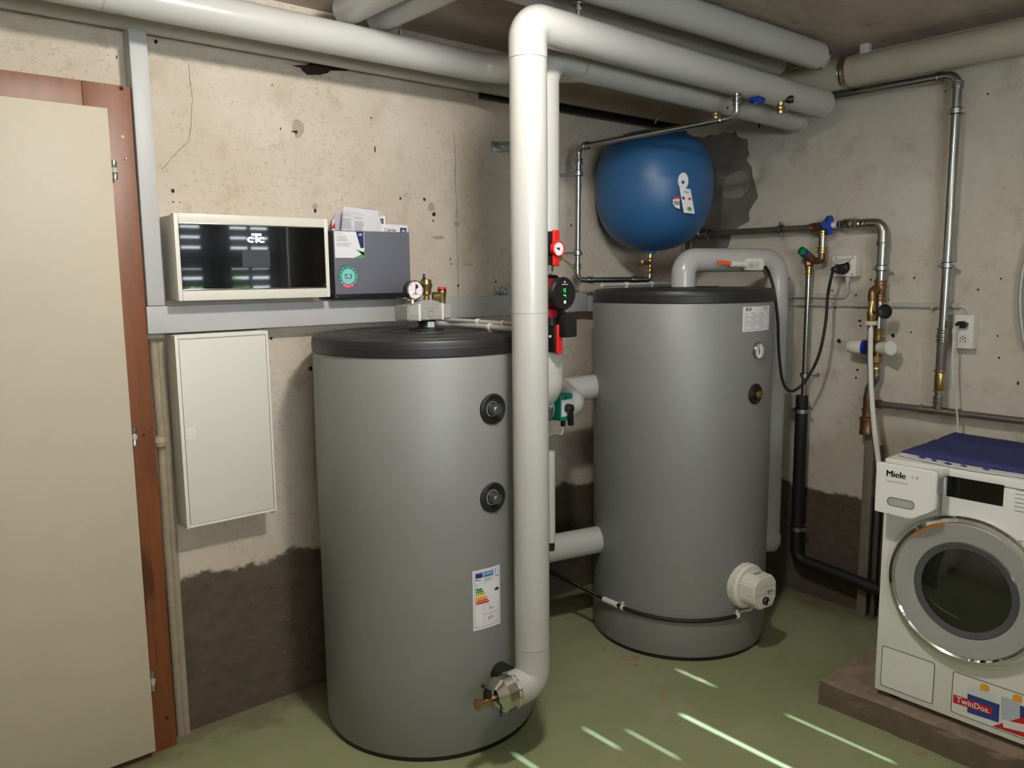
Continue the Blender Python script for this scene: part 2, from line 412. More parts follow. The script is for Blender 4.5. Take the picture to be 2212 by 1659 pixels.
LW, RW, CE = 2.65, 3.43, 2.435
X_, Y_, Z_ = V((1, 0, 0)), V((0, 1, 0)), V((0, 0, 1))
# ================================================================== ROOM
XL, YN = -1.4, -1.5
bm = new(); box(bm, (XL - .1, YN - .1, -0.1), (RW + .1, LW + .1, 0)); obj('floor', bm, M_fl, kind='structure')
bm = new(); box(bm, (XL - .1, YN - .1, CE), (RW + .1, LW + .1, CE + .12)); obj('ceiling', bm, M_ce, kind='structure')
bm = new(); box(bm, (XL - .1, LW, 0), (RW + .1, LW + .1, CE)); WL = obj('wall_left', bm, M_wl, kind='structure')
bm = new(); box(bm, (RW, YN - .1, 0), (RW + .1, LW, CE)); WR = obj('wall_right', bm, M_wr, kind='structure')
bm = new(); box(bm, (XL - .1, YN, 0), (XL, LW, CE)); obj('wall_far_left', bm, M_wo, kind='structure')
# wall behind the photographer, with two shuttered cellar windows and an added fill opening
wins = [(1.40, 2.02, 1.35, 2.05), (2.08, 3.02, 1.35, 2.05)]
bm = new(); xs = [XL - .1, -1.0, 1.0, 1.40, 2.02, 2.08, 3.02, RW + .1]
for i in range(7):
    if i in (1, 3, 5):
        box(bm, (xs[i], YN - .1, 0), (xs[i + 1], YN, 1.35)); box(bm, (xs[i], YN - .1, 2.05), (xs[i + 1], YN, CE))
    else: box(bm, (xs[i], YN - .1, 0), (xs[i + 1], YN, CE))
obj('wall_back', bm, M_wo, kind='structure')
# first window: closed dark shutter boards with narrow gaps between them; second: louvred leaves
w1 = thing('window_1', None, None, (1.7, YN - .05, 1.35), kind='structure')
def boards(parent, edges, z0=1.35, z1=2.05):
    for a, b in zip(edges[::2], edges[1::2]):
        bm = new(); box(bm, (a, YN - .09, z0), (b, YN - .06, z1), 0.002); obj('shutter_board', bm, M_dgreen, parent)
boards(w1, [1.40, 1.545, 1.551, 1.817, 1.823, 1.917, 1.922, 2.02])
def stops(parent, gaps):                                   # cover strips leave only part of each gap open
    for a, b, z0, z1 in gaps:
        bm = new(); box(bm, (a - .004, YN - .095, 1.35), (b + .004, YN - .088, z0)); obj('cover_strip', bm, M_dgreen, parent)
        bm = new(); box(bm, (a - .004, YN - .095, z1), (b + .004, YN - .088, 2.05)); obj('cover_strip', bm, M_dgreen, parent)
stops(w1, [(1.545, 1.551, 1.865, 1.97), (1.817, 1.823, 1.853, 1.945), (1.917, 1.922, 1.76, 1.885)])
w3 = thing('added_fill_window', None, None, (0, YN - .05, 1.35), kind='structure')  # window added behind the camera to let in fill light
for a, b in ((-1.0, -.96), (-.02, .02), (.96, 1.0)): bm = new(); box(bm, (a, YN - .08, 1.35), (b, YN - .03, 2.05), .003); obj('fill_window_post', bm, M_dgreen, w3)
for a, b in ((1.35, 1.39), (2.01, 2.05)): bm = new(); box(bm, (-.96, YN - .08, a), (.96, YN - .03, b), .003); obj('fill_window_rail', bm, M_dgreen, w3)
bm = new(); box(bm, (-1.3, YN - 1.45, 2.10), (1.3, YN - .1, 2.18)); obj('canopy', bm, M_con, label='concrete canopy outside over the open cellar window', cat='canopy')  # slab added out of view, only to block the sun at this opening
w2 = thing('window_2', None, None, (2.5, YN - .05, 1.35), kind='structure')
boards(w2, [2.08, 2.127, 2.141, 2.20, 2.36, 2.378, 2.384, 2.402, 2.407, 2.60, 2.75, 2.775, 2.93, 3.02])
stops(w2, [(2.127, 2.141, 1.57, 1.85), (2.378, 2.384, 1.87, 1.97), (2.402, 2.407, 1.495, 1.71)])
for (a, b) in ((2.20, 2.36), (2.60, 2.75), (2.775, 2.93)):
    for k in range(8):
        z = 1.40 + k * 0.082
        if k in (4, 5): z += 0.0
        bm = new(); obox(bm, ((a + b) / 2, YN - .075, z), X_, (0, math.cos(rad(48)), math.sin(rad(48))), (0, -math.sin(rad(48)), math.cos(rad(48))), b - a, 0.075, 0.008)
        obj('louvre_slat', bm, M_dgreen, w2)
    for z0, z1 in ((1.35, 1.385), (1.60, 1.72), (1.985, 2.05)):
        bm = new(); box(bm, (a - .001, YN - .095, z0), (b + .001, YN - .055, z1), 0.002); obj('shutter_rail', bm, M_dgreen, w2)
bm = new()
for i in range(60):
    c = V((random.uniform(0.3, 4.6), -3.6 + random.uniform(-.3, .3), random.uniform(0.3, 1.35))); lathe(bm, c - Z_ * .2, Z_, [(0, 0), (.17, .06), (.24, .2), (.17, .36), (0, .42)], 8)
obj('hedge', bm, M_hedge, label='green hedge outside the shuttered cellar windows', cat='hedge')

# ceiling lamp: a small oval opal globe on a white base
cl = thing('ceiling_lamp', 'small oval opal lamp under the ceiling before the tanks', 'lamp', LAMP)
bm = new(); bmesh.ops.create_uvsphere(bm, u_segments=16, v_segments=8, radius=1, matrix=Matrix.Translation(LAMP) @ Matrix.Diagonal((*LAMP_R, 1))); obj('lamp_globe', bm, mat('glowing_opal_glass', (255, 250, 240), .5, emit=(255, 251, 243), es=LAMP_STRENGTH), cl)
bm = new(); box(bm, (LAMP.x - .06, LAMP.y - .035, LAMP.z + .045), (LAMP.x + .06, LAMP.y + .035, CE), .003); obj('lamp_base', bm, M_white, cl)

# marks in the plaster
def blob(px, py, rx, ry, m, wall='L', name='drill_hole', n=12, jit=0.18, off=0.0008, parent=None):
    if name == 'drill_hole': rx, ry = rx * .78, ry * .78
    bm = new(); pts = []
    for i in range(n):
        a = 2 * math.pi * i / n; k = 1 + random.uniform(-jit, jit); x, y = px + rx * k * math.cos(a), py + ry * k * math.sin(a)
        pts.append(AY(x, y, LW - off) if wall == 'L' else AX(x, y, RW - off))
    prism(bm, pts, (0, off, 0) if wall == 'L' else (off, 0, 0)); return obj(name, bm, m, WL if wall == 'L' else WR)
M_bare = mat('bare_mortar', (164, 148, 130), 0.95, bump=0.5)
blob(647, 277, 13, 19, M_bare, name='chipped_plaster', jit=0.3, n=12); blob(637, 284, 9, 2.5, M_hole, off=0.0014); blob(640, 286, 3, 5, M_hole, off=0.0016)
for (x, y, a, b) in ((374, 412, 5, 6), (374, 436, 2.5, 2.5), (389, 437, 2, 1.5), (681, 455, 4, 7), (865, 429, 3, 3.5), (917, 431, 3.5, 4), (937, 463, 5, 6), (936, 477, 2, 3), (990, 617, 3, 4), (586, 731, 4, 4),
                     (671, 796, 5, 7), (1071, 609, 3, 2.5), (606, 278, 2, 4), (810, 323, 2, 10), (337, 90, 5, 6), (252, 124, 2, 6), (588, 184, 2, 2), (802, 255, 2, 3), (1234, 487, 2, 4), (973, 560, 1, 5), (975, 570, 1, 4)):
    blob(x, y, a, b, M_hole)
blob(932, 447, 7, 9, M_bare, name='chipped_plaster'); blob(681, 446, 6, 7, M_bare, name='chipped_plaster'); blob(987, 483, 7, 6, M_bare, name='chipped_plaster'); blob(948, 513, 14, 4, M_bare, name='chipped_plaster')
blob(690, 147, 50, 12, M_hole, name='dark_stain', n=16, jit=0.35)
for (x, y, a, b) in ((2042, 197, 2, 3), (2134, 203, 3, 3), (1992, 590, 0, 0), (2162, 602, 3, 2.5), (2113, 626, 3, 3), (1975, 600, 3, 3), (1881, 604, 3, 3), (1796, 605, 2.5, 2), (1704, 601, 3, 3), (1812, 737, 6, 6),
                     (1929, 725, 5, 5), (1968, 718, 2.5, 2.5), (1857, 693, 4, 4), (1859, 704, 3, 3), (1852, 799, 4, 3), (1849, 816, 3, 3), (2158, 773, 3.5, 3), (2155, 726, 2.5, 3), (1692, 711, 4, 6), (2199, 828, 3, 6), (1849, 638, 3, 3), (1804, 666, 3, 2), (1920, 647, 2, 2)):
    if a: blob(x, y, a, b, M_hole, 'R')
blob(1640, 268, 2, 8, M_hole, 'R', name='nail_mark'); blob(1635, 263, 5, 1.5, M_hole, 'R', name='nail_mark')
def crack(pts, wall='L', w=1.0, m=M_crackm, name='crack'):
    bm = new(); P = []
    for i in range(len(pts) - 1):
        for k in range(4):
            t = k / 4; P.append((pts[i][0] * (1 - t) + pts[i + 1][0] * t + random.uniform(-1.2, 1.2), pts[i][1] * (1 - t) + pts[i + 1][1] * t))
    P.append(pts[-1]); f = (lambda x, y: AY(x, y, LW - .0007)) if wall == 'L' else (lambda x, y: AX(x, y, RW - .0007))
    A = [bm.verts.new(f(x - w * random.uniform(.3, 1), y - .3 * w)) for x, y in P]; B = [bm.verts.new(f(x + w * random.uniform(.3, 1), y + .3 * w)) for x, y in P]
    for i in range(len(P) - 1): bm.faces.new((A[i], A[i + 1], B[i + 1], B[i]))
    return obj(name, bm, m, WL if wall == 'L' else WR)
crack([(360, 103), (385, 118), (407, 140), (411, 180), (416, 215), (413, 260), (408, 306), (385, 325), (368, 345), (350, 365)])
crack([(981, 290), (984, 380), (986, 470), (988, 560), (990, 640)], w=0.8)
crack([(678, 720), (677, 880), (681, 1040)], w=0.8)
M_pen = mat('pencil', (96, 84, 70), 0.9)
for (a, b) in (((978, 452), (994, 452)), ((978, 460), (992, 458)), ((979, 468), (993, 467)), ((982, 466), (992, 453))): crack([a, b], w=0.5, m=M_pen, name='pencil_mark')
crack([(858, 424), (925, 428)], w=0.6, m=M_pen, name='pencil_mark'); crack([(983, 570), (994, 570)], w=0.5, m=M_pen, name='pencil_mark')
pm = plane_map(AY(1000, 574, LW - .001), AY(1021, 574, LW - .001) - AY(1000, 574, LW - .001), Z_)
text('pencil_note', '10 cm', lambda a, b: pm(a, b), 1.0, 0.011, M_pen, WL)
M_tape = mat('old_paint_square', (198, 186, 166), 0.9, var=0.05)
# grey cement patch where the plaster is missing, on the right wall beside the blue vessel
cp = [(1486, 300), (1505, 293), (1520, 299), (1536, 290), (1550, 293), (1564, 285), (1578, 288), (1590, 281), (1594, 294), (1606, 301), (1616, 299), (1617, 312), (1613, 322), (1620, 332), (1612, 345), (1622, 362), (1626, 382), (1634, 404), (1636, 424), (1626, 444), (1616, 458), (1617, 478), (1596, 492), (1580, 510), (1574, 530), (1560, 545), (1500, 560), (1480, 560), (1480, 300)]
bm = new(); prism(bm, [AX(x + random.uniform(-2, 2), y + random.uniform(-2, 2), RW - .003) for x, y in cp], (.003, 0, 0)); obj('cement_patch', bm, M_cement, WR)
cp = [(1562, 400), (1566, 385), (1580, 375), (1600, 368), (1612, 378), (1618, 395), (1612, 412), (1600, 428), (1566, 430), (1560, 420)]
bm = new(); prism(bm, [AX(x, y, RW - .012) for x, y in cp], (.009, 0, 0)); obj('cement_plug', bm, mat('smooth_cement', (136, 132, 122), .9, var=.1, vscale=20, bump=.4), WR)

# worn spots in the floor paint
M_worn = mat('worn_paint_tan', (158, 128, 92), .8, var=.2, vscale=40); M_worn2 = mat('worn_paint_pink', (160, 146, 118), .8, var=.15, vscale=40)
FLO = bpy.data.objects['floor']
for (x, y, a, b, m) in ((1207, 1340, 9, 4, 1), (1213, 1357, 8, 4, 0), (1232, 1374, 7, 5, 0), (1265, 1337, 9, 5, 1), (1303, 1403, 7, 5, 0), (1362, 1421, 24, 7, 0), (1376, 1438, 9, 5, 0), (1420, 1439, 6, 4, 0), (1320, 1475, 7, 3, 1), (1293, 1457, 4, 4, 1), (1441, 1497, 12, 5, 1), (1389, 1534, 10, 5, 1), (1431, 1503, 6, 6, 0), (1346, 1497, 5, 4, 1), (1512, 1467, 22, 6, 1), (1500, 1408, 9, 3, 1), (1590, 1392, 14, 4, 1)):
    bm = new(); pts = []
    for i in range(16):
        t = 2 * math.pi * i / 16; k = random.uniform(.55, 1.15); pts.append(AZ(x + a * k * math.cos(t), y + b * k * math.sin(t), .0006))
    prism(bm, pts, (0, 0, -.0005)); obj('worn_spot', bm, M_worn2 if m else M_worn, FLO)
# ================================================================== DOOR
d = thing('door_1', None, None, (0.3, 2.6, 0), kind='structure')
FX = AY(332, 900, 2.595).x; ft = AY(281, 187, 2.595).z; lx = AY(285, 930, 2.56).x; lt = AY(230, 233, 2.56).z
bm = new(); box(bm, (FX - .13, 2.595, 0.0), (FX, LW, ft), 0.002); obj('jamb', bm, M_wood, d)
bm = new(); box(bm, (-0.3, 2.597, ft - .13), (FX - .13, LW, ft), 0.002); obj('header', bm, M_wood, d)
bm = new(); box(bm, (-.24, 2.562, 0.025), (lx, 2.594, lt), 0.002); leaf = obj('door_leaf', bm, M_leaf, d)
for (x, y0, y1) in ((249, 348, 388), (294, 923, 962), (334, 1446, 1490)):
    p0, p1 = AY(x, y1, 2.578), AY(x, y0, 2.578); bm = new(); L = (p1.z - p0.z); o0 = V((lx + .009, 2.575, p0.z))
    h = obj('hinge', lathe(bm, o0, Z_, [(0, 0), (.0085, 0.001), (.0085, L * .3), (.0075, L * .33), (.0085, L * .36), (.0085, L * .64), (.0075, L * .67), (.0085, L * .7), (.0085, L), (0, L + .002)], 16), M_zinc, d)
    bm = new(); cyl(bm, o0 + Z_ * L * .37, o0 + Z_ * L * .63, .009, seg=16); obj('hinge_sleeve', bm, M_leaf, h)
for (x, y) in ((271, 343), (316, 925), (358, 1499)):
    p = AY(x, y, 2.594); bm = new(); cyl(bm, p, p - Y_ * .004, .004, .002, seg=10); obj('screw', bm, M_zinc, d)
for (x, y, a) in ((265, 295, 4), (262, 191, 5), (310, 940, 3), (361, 1551, 4)):
    p = AY(x, y, 2.594); bm = new(); cyl(bm, p, p - Y_ * .0008, a * .0012, seg=10); obj('plug_hole', bm, mat('pale_wood_filler', (200, 180, 130), .7) if y == 295 else M_hole, d)

# painted pipes beside the door frame
for k, (x, nm, lb) in enumerate(((342, 'painted_conduit', 'thin painted conduit on the wall right beside the brown door frame'), (356, 'painted_conduit', 'painted conduit between the door-side conduit and the white cabinet'))):
    p = AY(x, 900, 2.642); bm = new(); tube(bm, [(p.x, 2.644, 0.0), (p.x, 2.644, 0.7), (p.x + .002, 2.640, 1.05), (p.x, 2.644, 1.335)], 0.0125, 0.1); t = obj(nm, bm, M_soffit, label=lb, cat='conduit')
    if k == 0: bm = new(); q = AY(345, 953, 2.63); lathe(bm, q - Z_ * .02, Z_, [(0, 0), (.02, .005), (.024, .02), (.016, .035), (0, .04)], 12); obj('plaster_lump', bm, M_soffit, t)

# ================================================================== TRUNKING
T = 2.585
zt = AY(322, 662, T).z; zb = AY(322, 722, T).z; xl = AY(318, 690, T).x; xr = AY(1281, 650, T).x
t = thing('cable_trunking', 'long horizontal grey cable trunking below the control display and documents box', 'trunking', (1.7, 2.62, zb))
bm = new(); box(bm, (xl, T + .006, zb + .003), (xr - .03, LW, zt - .003), 0.002); obj('trunking_base', bm, M_trunk, t)
bm = new(); box(bm, (xl, T, zb), (xr - .025, T + .03, zt), 0.004); obj('cover', bm, M_trunk, t)
bm = new(); box(bm, (xr - .027, T - .003, zb - .003), (xr, LW, zt + .003), 0.004); obj('end_cap', bm, M_trunk, t)
xa, xb = AY(300, 400, T).x - .052, AY(300, 400, T).x + .052
xa = AY(300, 392, T).x; xb = AY(339, 392, T).x
t = thing('cable_trunking', 'vertical grey cable trunking rising to the ceiling beside the door frame', 'trunking', ((xa + xb) / 2, 2.62, zt))
bm = new(); box(bm, (xa + .002, T + .006, zt + .001), (xb - .002, LW, 2.36), 0.002); obj('trunking_base', bm, M_trunk, t)
bm = new(); box(bm, (xa, T, zt + .001), (xb, T + .03, 2.36), 0.004); obj('cover', bm, M_trunk, t)

# ================================================================== CONTROL DISPLAY
F = 2.515
def PZ(x, y): return AY(x, y, F)
x0, x1 = AY(380, 555, F).x, AY(711, 555, F).x; z0, z1 = (AY(386, 649, F).z + AY(714, 643, F).z) / 2, (AY(374, 458, F).z + AY(707, 474, F).z) / 2
t = thing('control_display', 'wide white wall unit with black glass front showing louvred window reflections', 'control panel', ((x0 + x1) / 2, 2.58, z0))
bm = new(); box(bm, (x0 + .004, F + .012, z0 + .004), (x1 - .004, LW, z1 - .004), 0.003); obj('housing', bm, M_whitec, t)
gz0, gz1 = AY(548, 625, F).z, AY(548, 486, F).z
bm = new(); box(bm, (x0, F, z0), (x0 + .014, F + .03, z1), 0.004); obj('side_profile', bm, M_white, t)
bm = new(); box(bm, (x1 - .014, F, z0), (x1, F + .03, z1), 0.004); obj('side_profile', bm, M_white, t)
bm = new(); box(bm, (x0 + .014, F + .001, gz1), (x1 - .014, F + .03, z1), 0.002); obj('top_rail', bm, M_whitec, t)
bm = new(); box(bm, (x0 + .014, F + .001, z0), (x1 - .014, F + .03, gz0), 0.002); obj('bottom_rail', bm, M_whitec, t)
bm = new(); box(bm, (x0 + .015, F - .001, gz1 - .004), (x1 - .015, F + .02, gz1), 0.001); box(bm, (x0 + .015, F - .001, gz0), (x1 - .015, F + .02, gz0 + .004), 0.001); obj('glass_edge_strip', bm, M_alu, t)
bm = new(); box(bm, (x0 + .014, F + .003, gz0 + .003), (x1 - .014, F + .02, gz1 - .003)); gp = obj('glass_panel', bm, M_glass, t)
M_scr = mat('glowing_white_print', (250, 250, 250), 0.5, emit=(255, 255, 255), es=0.6)  # white print given a glow of its own
def ctc(parent, mapf, w, h, m):
    """the maker's three-letter mark: two round c and a tall T whose bar overlaps them"""
    bm = new()
    def cc(cx, flip):
        n = 18; ro, ri = .31, .13; a0, a1 = rad(42), rad(318); A = []; Bq = []
        for i in range(n + 1):
            a = a0 + (a1 - a0) * i / n; A.append(bm.verts.new(mapf((cx + .225 * math.cos(a)) * w, (.30 + ro * math.sin(a)) * h))); Bq.append(bm.verts.new(mapf((cx + .105 * math.cos(a)) * w, (.30 + ri * math.sin(a)) * h)))
        for i in range(n): bm.faces.new((A[i], A[i + 1], Bq[i + 1], Bq[i]))
    cc(.215, 0); cc(.81, 0)
    patch(bm, mapf, .44 * w, .57 * w, 0, .95 * h, 2, 1); patch(bm, mapf, .24 * w, .80 * w, .72 * h, .96 * h, 4, 1)
    return obj('maker_mark', bm, m, parent)
p0 = PZ(535, 524); wv = PZ(574, 524).x - p0.x; hv = PZ(555, 503).z - PZ(555, 524).z
ctc(gp, plane_map((p0.x, F + .002, p0.z), X_, Z_), wv, hv, M_scr)
bm = new(); a, b = PZ(523, 541), PZ(585, 577); patch(bm, plane_map((a.x, F + .0022, b.z), X_, Z_), 0, b.x - a.x, 0, a.z - b.z); obj('clear_sticker', bm, mat('pale_clear_film', (60, 64, 68), 0.25), gp)

# ================================================================== DOCUMENT BOX
F2 = 2.535
x0, x1 = AY(722, 560, F2).x, AY(885.5, 560, F2).x; z1 = AY(722, 497, F2).z; zb2 = AY(723, 636, F2).z; z0 = max(zt + .001, AY(723, 647, F2).z)
t = thing('document_box', 'slate grey metal document box with white card and round teal sticker', 'box', ((x0 + x1) / 2, 2.59, z0))
bm = new(); box(bm, (x0, F2, zb2), (x1, F2 + .004, z1), .0012); fp = obj('front_plate', bm, M_boxgrey, t)
bm = new(); box(bm, (x0, F2 + .003, zb2), (x0 + .003, LW - .002, z1 - .002)); obj('side_plate', bm, M_boxside, t); bm = new(); box(bm, (x1 - .003, F2 + .004, zb2), (x1, LW - .002, z1 - .002)); obj('side_plate', bm, M_boxside, t)
bm = new(); box(bm, (x0 - .008, F2 - .004, z0), (x1, LW - .002, zb2), .002); bs = obj('base_tray', bm, M_blk, t)
bm = new(); box(bm, (x0, LW - .006, zb2), (x1, LW - .002, z1)); obj('back_plate', bm, M_boxside, t)
for x in (728, 859):
    p = AY(x, 642, F2 - .004); bm = new(); cyl(bm, p, p - Y_ * .003, .0035, .002, seg=12); obj('screw', bm, M_dark, t)
def fm(px, py, off=.0006):                                 # point on the box front
    return AY(px, py, F2 - off)
cx0, cx1, cz0, cz1 = fm(724, 555).x, fm(788, 555).x, fm(755, 557).z, fm(755, 500).z
bm = new(); patch(bm, plane_map((cx0, F2 - .0006, cz0), X_, Z_), 0, cx1 - cx0, 0, cz1 - cz0); card = obj('contact_card', bm, M_paper, fp)
w_, h_ = cx1 - cx0, cz1 - cz0; cm = plane_map((cx0, F2 - .0011, cz0), X_, Z_)
bm = new(); q = [(.72, 1), (.98, 1), (.98, .38), (.86, .38)]; bm.faces.new([bm.verts.new(cm(a * w_, b * h_)) for a, b in q]); o = obj('navy_corner', bm, M_navy, fp)
bm = new(); bm.faces.new([bm.verts.new(cm(a * w_, b * h_ )) for a, b in ((.62, .0), (1, 0), (1, .3), (.85, .12))])
for a in (.52, .6, .7): bm.faces.new([bm.verts.new(cm(x * w_, y * h_)) for x, y in ((.97, .08), (a + .15, .42 - a * .35 + .1), (.98, .2))])
obj('green_leaf_print', bm, M_printgreen, fp)
bm = new(); lines(bm, cm, .06 * w_, .62 * h_, .4 * w_, .24 * h_, 4, .35); lines(bm, cm, .06 * w_, .43 * h_, .55 * w_, .15 * h_, 3, .35); obj('small_print', bm, M_inkg, fp)
text('card_title', 'CTC AG', plane_map((cx0 + .05 * w_, F2 - .0011, cz0 + .9 * h_), X_, Z_), .2 * w_, .045 * h_, M_ink, fp)
ctc(fp, plane_map((cx0 + .80 * w_, F2 - .0016, cz0 + .85 * h_), X_, Z_), .14 * w_, .09 * h_, M_paper)
# round inspection sticker
ce = fm(752.5, 597); R = (fm(752.5, 572).z - fm(752.5, 623).z) / 2
def disc_seg(r0, r1, a0, a1, off, m, name, par=None, n=24):
    bm = new(); A = []; Bq = []
    for i in range(n + 1):
        a = a0 + (a1 - a0) * i / n; dx, dz = math.cos(a), math.sin(a)
        A.append(bm.verts.new((ce.x + dx * r0, F2 - off, ce.z + dz * r0))); Bq.append(bm.verts.new((ce.x + dx * r1, F2 - off, ce.z + dz * r1)))
    for i in range(n):
        if r0 < 1e-6: bm.faces.new((A[0], Bq[i], Bq[i + 1])) if i == 0 else bm.faces.new((A[i], Bq[i], Bq[i + 1]))
        else: bm.faces.new((A[i], A[i + 1], Bq[i + 1], Bq[i]))
    return obj(name, bm, m, par or fp, merge=False)
disc_seg(R * .66, R, rad(-55), rad(232), .0006, M_tealdk, 'month_ring', n=48); disc_seg(R * .66, R, rad(232), rad(305), .0006, M_pink, 'year_ring')
disc_seg(R * .01, R * .66, 0, 2 * math.pi, .0008, M_teallt, 'sticker_centre', n=36)
bm = new()
for k in range(17):
    a = rad(-55 + 287 / 12 * k) if k < 13 else rad(232 + 73 / 4 * (k - 12)); dx, dz = V((math.cos(a), 0, math.sin(a))), V((-math.sin(a), 0, math.cos(a)))
    c0 = V((ce.x, F2 - .0012, ce.z)); bm.faces.new([bm.verts.new(c0 + dx * R * p + dz * R * q) for p, q in ((.68, -.008), (.98, -.008), (.98, .008), (.68, .008))])
obj('ring_divisions', bm, M_paper, fp, merge=False)
for k in range(12):
    a = rad(232 - 287 / 12 * (k + .5)); up = V((math.cos(a), 0, math.sin(a))); rt = V((math.sin(a), 0, -math.cos(a))); s = str(k + 1)
    ww = R * (.10 if k < 9 else .17); text('month_number', s, plane_map(V((ce.x, F2 - .0012, ce.z)) + up * R * .73 - rt * ww / 2, rt, up), ww, R * .17, M_paper, fp, bold=.02)
for k, s in enumerate(('25', '26', '27', '28')):
    a = rad(232 + 73 / 4 * (k + .5)); up = -V((math.cos(a), 0, math.sin(a))); rt = V((-math.sin(a), 0, math.cos(a)))
    text('year_number', s, plane_map(V((ce.x, F2 - .0012, ce.z)) - up * R * .92 - rt * R * .09, rt, up), R * .18, R * .17, M_paper, fp)
bm = new(); patch(bm, plane_map((ce.x - R * .32, F2 - .0012, ce.z - R * .19), X_, Z_), 0, R * .64, 0, R * .38); obj('mark_ground', bm, M_tealdk, fp)
ctc(fp, plane_map((ce.x - R * .27, F2 - .0018, ce.z - R * .12), X_, Z_), R * .54, R * .27, M_paper)
# papers standing in the box
def sheet(quad, Y, m, name, label, cat, th=.0012, low=None):
    pts = [AY(x, y, Y) for x, y in quad]; bm = new(); prism(bm, pts, (0, th, 0)); return obj(name, bm, m, label=label, cat=cat, group=None)
s1 = sheet([(718, 560), (718, 478), (729, 461), (731, 560)], 2.605, M_paper, 'booklet', 'red and white booklet at the left edge of the documents box', 'booklet', .004)
bm = new(); prism(bm, [AY(x, y, 2.604) for x, y in ((716.5, 494), (722, 480), (724, 494))], (0, .0005, 0)); obj('red_corner', bm, M_red, s1)
s = sheet([(724, 560), (724, 461), (742, 461), (790, 463), (790, 560)], 2.60, M_lav, 'folder', 'lavender grey folder behind the printed sheet in documents box', 'folder', .002)
s = sheet([(800, 560), (806, 468), (832, 466), (834, 560)], 2.595, M_paper, 'brochure', 'white brochure with dark square mark between sheet and low card', 'brochure', .002)
bm = new(); a, b = AY(821, 472, 2.5945), AY(828.5, 486, 2.5945); patch(bm, plane_map((a.x, 2.5945, b.z), X_, Z_), 0, b.x - a.x, 0, a.z - b.z); obj('dark_square', bm, M_ink, s)
pq = AY(821, 484, 2.5938); text('letter', 'C', plane_map(pq, X_, Z_), .009, .012, M_paper, s, bold=.04)
s = sheet([(800, 560), (800, 482), (880.5, 487), (881, 560)], 2.585, M_paper, 'service_card', 'white service card with navy square, lowest at the right of the box', 'card', .002)
pq = AY(831, 500, 2.5845); text('service_line', 'C Service', plane_map(pq, X_, Z_), AY(857, 500, 2.58).x - pq.x, .012, M_ink, s, bold=.02)
bm = new(); a, b = AY(864, 492, 2.5844), AY(878, 502, 2.5844); patch(bm, plane_map((a.x, 2.5844, b.z), X_, Z_), 0, b.x - a.x, 0, a.z - b.z); nv = obj('navy_square', bm, M_navy, s)
ctc(s, plane_map((a.x + .006, 2.5838, b.z + .001), X_, Z_), (b.x - a.x) * .6, (a.z - b.z) * .55, M_paper)
quad = [(732, 560), (743, 446), (818, 456), (806, 560)]
s = sheet(quad, 2.572, M_paper, 'printed_sheet', 'tilted printed form in a clear sleeve sticking out of documents box', 'paper', .001)
o_, r_, u_ = AY(735, 496, 2.5715), AY(806, 496, 2.5715), AY(743, 446, 2.5715)
ux = V((1, 0, -.10)).normalized() * .098; uz = V((.10, 0, 1)).normalized() * .062; o_ = AY(737, 493, 2.5712)
smf = lambda a, b: o_ + ux * a + uz * b
bm = new(); lines(bm, smf, .02, .0, .46, .62, 9, .5); lines(bm, smf, .54, .0, .42, .55, 8, .5); lines(bm, smf, .02, .72, .35, .14, 2, .4); lines(bm, smf, .5, .66, .4, .14, 2, .4); patch(bm, smf, .02, .92, .93, .95)
obj('form_print', bm, M_inkg, s, merge=False)
M_sleeve = mat('clear_sleeve', (215, 215, 220), 0.15, alpha=0.12)
bm = new(); prism(bm, [AY(x, y, 2.570) for x, y in ((730, 560), (741, 445), (828, 455), (816, 560))], (0, .0003, 0)); obj('clear_sleeve', bm, M_sleeve, s)

# ================================================================== DISTRIBUTION CABINET
F3 = 2.555
x0, x1 = AY(394, 1000, F3).x, AY(592, 1000, F3).x; z1 = (AY(375.6, 726.5, F3).z + AY(576, 712, F3).z) / 2; z0 = (AY(404.7, 1142, F3).z + AY(597, 1102, F3).z) / 2
t = thing('distribution_cabinet', 'white metal distribution cabinet with plain door on the wall below the trunking', 'cabinet', ((x0 + x1) / 2, 2.6, z0))
bm = new(); box(bm, (x0, F3 + .003, z0), (x1, LW, z1), .003); obj('cabinet_body', bm, M_whitec, t)
bm = new()
for lo, hi in (((x0, z0), (x0 + .010, z1)), ((x1 - .007, z0), (x1, z1)), ((x0 + .0101, z1 - .012), (x1 - .0071, z1)), ((x0 + .0101, z0), (x1 - .0071, z0 + .007))): box(bm, (lo[0], F3 - .004, lo[1]), (hi[0], F3 + .004, hi[1]), .0015)
obj('cabinet_rim', bm, M_white, t)
bm = new(); box(bm, (x0 + .013, F3 - .002, z0 + .010), (x1 - .010, F3 + .010, z1 - .015), .002); dr = obj('cabinet_door', bm, M_whitec, t)
p = AY(412, 937, F3 - .004); w2_ = .017
bm = new(); prism(bm, [V((x0 + .0135, p.y, p.z - .017)), V((p.x, p.y, p.z - .018))] + [V((p.x + .018 * math.sin(a), p.y, p.z - .018 * math.cos(a))) for a in [math.pi * k / 12 for k in range(1, 12)]] + [V((p.x, p.y, p.z + .018)), V((x0 + .0135, p.y, p.z + .017))], (0, .004, 0)); lt_ = obj('latch', bm, M_white, dr)
bm = new(); torus(bm, p - Y_ * .0005, Y_, .010, .0010, 24, 6); obj('latch_button', bm, M_whitec, dr)
p = AY(590, 1112, LW - .001); bm = new(); tube(bm, [(p.x - .006, LW - .012, z0), (p.x - .006, LW - .012, z0 - .012), (p.x + .004, LW - .012, z0 - .02)], .005, .01, 10); obj('cable_stub', bm, M_cord, t)

